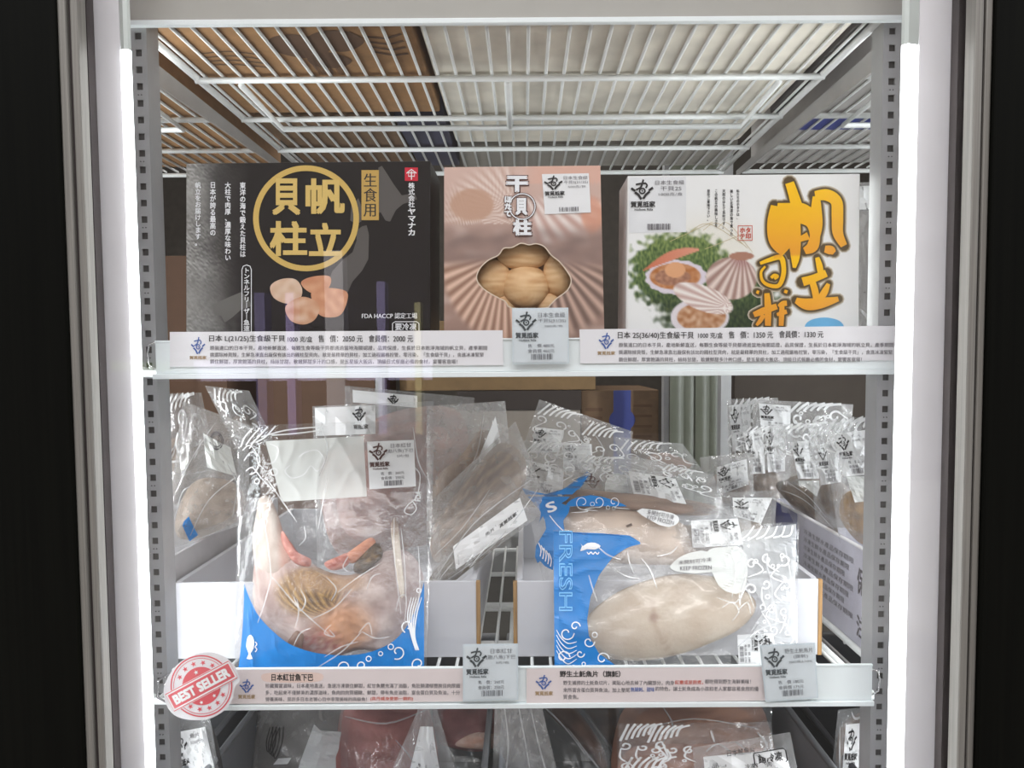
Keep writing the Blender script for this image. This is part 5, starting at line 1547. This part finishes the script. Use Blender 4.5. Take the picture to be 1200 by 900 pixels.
for pts in ([(284, 528), (292, 522), (300, 530), (302, 542), (310, 550)], [(286, 540), (294, 530), (304, 536), (300, 552), (292, 556)], [(288, 552), (296, 548), (306, 560), (318, 572)], [(292, 526), (298, 518), (304, 522), (302, 534)],
            
            [(340, 545), (334, 552), (342, 560), (356, 556), (364, 546), (372, 552), (380, 540), (372, 528), (358, 530), (350, 536)], [(316, 520), (326, 526), (322, 540), (314, 544)]):
    q.ribbon(P1, pts, 1.15, 0.0024)
q.ring(P1, 321, 553, 4, 1.4, 0.0024, None, 16); q.ring(P1, 301, 564, 3, 1.2, 0.0016, None, 14)
q.ribbon(P1, [(486, 548), (492, 556), (491, 572), (487, 584), (478, 592), (474, 600), (482, 603), (488, 596), (484, 588)], 1.0, 0.0016)
q.text(P1, 'FDA', 484, 578, 496, 585, 0.0018, rot=-84, bold=0.03)
q.build('wave_print', M_INKFILM, t)
q = MB(); Q = quad(P1, [(311, 517), (426, 511), (430, 582), (330, 588)]); q.grid(lambda u, v: Q(100 * u, 100 * v, 0.0009), 48, 34); q.build('white_patch', M_PATCH, t, smooth=True)
shop_label(t, quad(P1, [(430, 517.5), (485, 515.5), (487.5, 570), (433, 573.5)]), [('日本紅甘', 9, 50, 94), ('(勘八魚)下巴', 9, 40, 98), ('3片/包', 6, 62, 88)], ('售　價：260元', '會員價：250元'), seed=14, logo_mat=M_BROWNINK)
crease_glints(t, P1, [[(378, 502), (384, 530), (374, 558)], [(384, 560), (378, 590), (373, 620)], [(312, 560), (334, 592), (348, 612)], [(356, 616), (358, 630), (350, 640)], [(319, 676), (350, 712), (386, 744)],
                [(318, 676), (312, 700), (302, 730)], [(306, 590), (314, 640), (318, 678)], [(364, 726), (392, 712), (412, 690)], [(396, 694), (420, 676), (446, 660)], [(462, 606), (462, 650), (470, 720)], [(470, 620), (474, 660), (476, 710)],
                [(366, 786), (400, 764), (424, 740)], [(344, 757), (352, 742), (364, 736)], [(424, 740), (440, 748), (456, 746)], [(464, 716), (468, 700), (476, 700), (474, 732)], [(408, 652), (402, 664), (408, 670)], [(388, 732), (380, 742), (392, 746), (386, 738)], [(382, 676), (394, 690), (388, 704)], [(344, 700), (350, 716), (346, 736)], [(430, 690), (436, 676), (446, 672)],
                [(352, 690), (358, 704), (352, 716), (348, 702)], [(420, 742), (432, 730), (436, 744)], [(300, 604), (298, 640), (300, 668)], [(490, 640), (492, 690), (486, 730)], [(380, 770), (400, 758), (420, 752)], [(484, 500), (490, 540), (500, 560)]], 1.5)

# --- labelled bags in the next bay at the right
G = 'labelled bags standing in the next bay at the right'
def rbag(label, q4, dep, seed, labels, flesh_out=None, m=None, panels=(), pat=((2, 0, 98, 40),), c=((150, 128, 110), (108, 90, 76)), w=2.2):
    t, S, S0 = pouch(label, q4, dep, 0.012, m or FILMM, seed, G)
    if flesh_out: flesh(t, S0, flesh_out, *c, 0.008)
    pattern(t, S, pat, seed * 3, w)
    for k, l in enumerate(labels): mini_label(t, S, l, seed + k)
    if panels:
        q = MB()
        for p in panels:
            Q = quad(S, p); q.grid(lambda u, v: Q(100 * u, 100 * v, 0.0009), 6, 6)
        q.build('white_patch', M_PATCH, t)
    return t, S
FL = [(8, 80), (20, 60), (60, 56), (92, 70), (90, 95), (40, 98)]
rbag('farthest labelled bag, hanging in front of the pale rack post', [(852, 468), (912, 466), (906, 650), (858, 648)], (0.60, 0.60, 0.55, 0.55), 51, [[(4, 4), (46, 3), (46, 32), (8, 34)]], FL, FILMF)
rbag('labelled bag with curled printing along its top edge, behind the row at the right', [(882, 468), (1000, 474), (990, 580), (884, 575)], (0.54, 0.54, 0.50, 0.50), 52, [[(6, 4), (38, 5), (38, 34), (8, 34)]], FL, FILMF, pat=((36, 0, 98, 40),))
rbag('pair-labelled bag leaning at the left end of the row at the right', [(868, 500), (930, 498), (924, 600), (874, 585)], (0.48, 0.48, 0.43, 0.43), 53, [[(4, 8), (42, 4), (46, 60), (14, 64)], [(46, 2), (84, 2), (88, 54), (52, 58)]], FL)
rbag('labelled bag with a blank panel in the middle of the row at the right', [(902, 498), (984, 494), (976, 612), (916, 600)], (0.38, 0.38, 0.33, 0.34), 54, [[(28, 20), (68, 18), (72, 58), (36, 60)]], FL, panels=([(36, 62), (72, 60), (74, 78), (40, 80)],))
rbag('labelled bag half hidden behind the next bag of the row at the right', [(946, 498), (1010, 494), (1004, 622), (956, 615)], (0.31, 0.31, 0.27, 0.27), 55, [[(14, 20), (60, 18), (62, 56), (18, 60)]], FL, c=((120, 96, 72), (78, 60, 46)))
rbag('nearest labelled bag of the row, against the right-hand upright', [(962, 492), (1048, 486), (1046, 646), (984, 636)], (0.235, 0.23, 0.17, 0.17), 56, [[(14, 12), (62, 10), (66, 44), (22, 46)]], FL, panels=([(26, 46), (66, 45), (70, 64), (36, 66)],), c=((184, 140, 76), (120, 88, 52)))
t, S, S0 = pouch('dark fish in a film bag lying on the rim of the printed carton', [(900, 556), (966, 566), (990, 640), (930, 612)], (0.36, 0.32, 0.24, 0.30), 0.014, FILM, 57, G)
flesh(t, S0, [(5, 20), (40, 5), (80, 30), (97, 70), (80, 95), (40, 70), (10, 50)], (112, 92, 76), (66, 52, 42), 0.012, fx=8, fy=20)
crease_glints(t, S, [[(10, 30), (50, 40), (90, 80)], [(30, 10), (60, 30), (80, 60)]], 2)
# bag behind the white scallop box
t, S, S0 = pouch('grey film bag with a white top, wedged between the white scallop box and the upright', [(1004, 214), (1052, 212), (1052, 426), (1002, 426)], (0.20, 0.20, 0.16, 0.16), 0.014, FILMF, 58, None)
flesh(t, S0, [(8, 20), (90, 18), (94, 60), (90, 95), (10, 96), (4, 60)], (150, 146, 142), (112, 108, 104), 0.012)
q = MB(); q.grid(lambda u, v: S(2 + 92 * u, 2 + 13 * v, 0.001), 6, 4); q.build('white_patch', M_PAPER, t)
crease_glints(t, S, [[(10, 70), (40, 78), (60, 90)], [(12, 90), (40, 80), (70, 70)]], 3)

# ------------------------------------------------------------------ bags under the lower rail
G = 'bags in the bins under the lower rail'
t, S, S0 = pouch('dark bag with two shop labels below the red badge', [(194, 842), (246, 840), (262, 935), (194, 940)], (0.12, 0.12, 0.10, 0.10), 0.008, FILMM, 61, G)
flesh(t, S0, [(2, 4), (96, 2), (98, 96), (3, 97)], (84, 82, 82), (60, 58, 58), 0.004)
mini_label(t, S, [(12, 18), (86, 12), (96, 90), (12, 95)], 20)
t, S, S0 = pouch('grey milky bag with dark scribbled print and a blank paper patch', [(302, 815), (430, 812), (420, 950), (288, 960)], (0.26, 0.26, 0.20, 0.20), 0.02, FILMF, 62, G)
flesh(t, S0, [(4, 5), (96, 4), (97, 96), (3, 97)], (134, 128, 124), (104, 98, 94), 0.008)
q = MB()
for k in range(4): q.ribbon(S, [(14 + 3 * k, 26), (12 + 2 * k, 38 + k), (14 + 2.5 * k, 46 + 2 * k), (17 + 3 * k, 40), (16 + 3.4 * k, 26)], 0.8, 0.001)
q.build('scribble_print', M_INK, t)
q = MB(); q.sheet(S, [(54, 25), (62, 32), (90, 33), (84, 68), (40, 72), (46, 50)], 0.0012); q.build('white_patch', M_PAPER, t)
q = MB(); q.sheet(S, [(24, 52), (36, 52), (33, 57), (20, 57)], 0.0012); q.build('small_tag', M_PAPER, t)
t, S, S0 = pouch('bag of deep pink fish fillet left of the bag with the white sheet', [(398, 812), (506, 812), (508, 950), (400, 950)], (0.24, 0.24, 0.15, 0.15), 0.02, FILM, 63, G)
flesh(t, S0, [(3, 10), (50, 4), (96, 12), (98, 90), (4, 94)], (196, 132, 126), (146, 92, 88), 0.014, fx=30, fy=8)
crease_glints(t, S, [[(5, 20), (50, 26), (95, 14)], [(60, 40), (80, 60), (92, 90)]], 1.5)
t, S, S0 = pouch('pointed bag holding a white sheet, below the pale blue tag', [(494, 822), (510, 824), (548, 950), (436, 955)], (0.14, 0.14, 0.10, 0.10), 0.006, FILMM, 64, G)
q = MB(); Q = quad(S, [(30, 22), (70, 22), (80, 90), (28, 92)]); q.grid(lambda u, v: Q(100 * u, 100 * v, 0.0009), 6, 6); q.build('white_sheet', M_PAPER, t)
q = MB(); q.text(S, '日本紅甘', 36, 52, 52, 57, 0.0016, rot=-60); logo(q, S, 26, 62, 38, 76, 0.0016); q.build('lettering', M_INK, t)
t, S, S0 = pouch('bag with a pink fish head, its pale jaw showing, below the pale blue tag', [(506, 812), (592, 812), (592, 950), (516, 950)], (0.26, 0.26, 0.17, 0.17), 0.02, FILM, 65, G)
flesh(t, S0, [(2, 10), (50, 2), (96, 20), (90, 42), (60, 50), (20, 46), (5, 40)], (180, 120, 118), (130, 84, 82), 0.016, fx=26, fy=8)
flesh(t, S0, [(28, 44), (56, 34), (88, 36), (86, 46), (62, 48)], (232, 208, 196), (206, 160, 140), 0.006, off=0.002, name='jaw')
flesh(t, S0, [(20, 74), (60, 66), (92, 80), (80, 98), (20, 98)], (186, 112, 104), (140, 80, 76), 0.012)
t, S, S0 = pouch('empty grey film bag hanging between the two bins', [(580, 818), (632, 816), (664, 950), (576, 950)], (0.16, 0.16, 0.10, 0.10), 0.012, FILMF, 66, G, wr=0.010)
crease_glints(t, S, [[(20, 5), (26, 40), (16, 80)], [(50, 3), (56, 40), (60, 90)], [(76, 10), (80, 50), (90, 95)]], 3)
t, S, S0 = pouch('bag of slim dark fish under the left half of the steak strip', [(620, 812), (712, 812), (716, 950), (664, 950)], (0.26, 0.26, 0.17, 0.17), 0.014, FILM, 67, G)
flesh(t, S0, [(6, 2), (40, 2), (70, 26), (92, 50), (96, 66), (80, 62), (50, 40), (20, 20)], (132, 96, 80), (78, 56, 48), 0.014, fx=24, fy=10)
crease_glints(t, S, [[(40, 30), (64, 52), (84, 66)], [(6, 6), (30, 24), (60, 52)]], 2)
t, S, S0 = pouch('second bag of dark fish, beside the wave-printed bag', [(672, 812), (738, 812), (738, 950), (690, 950)], (0.30, 0.30, 0.20, 0.20), 0.014, FILM, 68, G)
flesh(t, S0, [(4, 2), (60, 2), (90, 30), (96, 60), (70, 50), (30, 24)], (120, 88, 70), (72, 52, 44), 0.012, fx=24, fy=10)
crease_glints(t, S, [[(20, 20), (50, 40), (80, 60)]], 2.4)
t, S, S0 = pouch('bag of brownish pink fish behind the wave-printed bag', [(722, 812), (904, 812), (908, 950), (724, 950)], (0.24, 0.24, 0.15, 0.15), 0.02, FILM, 69, G)
flesh(t, S0, [(2, 20), (30, 6), (80, 4), (97, 24), (95, 90), (5, 92)], (196, 146, 120), (140, 98, 82), 0.014, fx=22, fy=8)
crease_glints(t, S, [[(20, 30), (50, 22), (90, 30)], [(30, 12), (36, 28), (28, 44)]], 1.2)
t, S, S0 = pouch('bag with dense white wave printing below the steak strip', [(725, 848), (904, 846), (912, 960), (728, 962)], (0.085, 0.085, 0.055, 0.055), 0.014, FILM, 70, G, nu=40)
flesh(t, S0, [(4, 30), (50, 22), (96, 30), (96, 96), (4, 96)], (186, 146, 128), (140, 104, 92), 0.008)
pattern(t, S, [(0, 0, 34, 60), (18, 2, 52, 62), (0, 34, 44, 98)], 91, 1.5)
crease_glints(t, S, [[(56, 30), (64, 22), (72, 30)], [(76, 20), (82, 28)], [(90, 10), (96, 24), (90, 36)], [(60, 8), (62, 20)]], 1.6)
t, S, S0 = pouch('clear bag with a tilted white keep-frozen label, in front of the bin at the right', [(812, 876), (926, 858), (946, 960), (816, 966)], (0.062, 0.062, 0.045, 0.045), 0.006, FILMM, 71, G)
q = MB(); Q = quad(S, [(10, 14), (92, 18), (96, 96), (12, 92)]); q.grid(lambda u, v: Q(100 * u, 100 * v, 0.0009), 6, 6); lb = q.build('paper_label', M_PAPER, t)
q = MB()
q.text(S, '日本鮭魚片', 34, 10, 62, 18, 0.0018); q.text(S, '品名', 18, 24, 32, 30, 0.0018); q.text(S, '冷凍鮭魚肉', 50, 30, 76, 36, 0.0018)
q.text(S, '請冷凍', 64, 20, 88, 31, 0.0018, bold=0.02)
q.ribbon(S, [(61, 18), (90, 17), (92, 20), (92, 31), (90, 33), (62, 34), (60, 31), (60, 20)], 1.2, 0.0018, smooth=0, closed=True)
q.build('lettering', M_INK, lb)
t, S, S0 = pouch('crumpled bag with a shop label at the foot of the right-hand upright', [(982, 832), (1036, 826), (1032, 945), (972, 930)], (0.13, 0.13, 0.10, 0.10), 0.014, FILMM, 72, G)
flesh(t, S0, [(10, 20), (90, 10), (94, 90), (20, 95)], (140, 112, 96), (100, 80, 68), 0.008)
mini_label(t, S, [(20, 18), (78, 16), (82, 90), (22, 94)], 24)
crease_glints(t, S, [[(8, 20), (14, 60), (20, 95)], [(30, 4), (40, 12), (60, 8)]], 3)
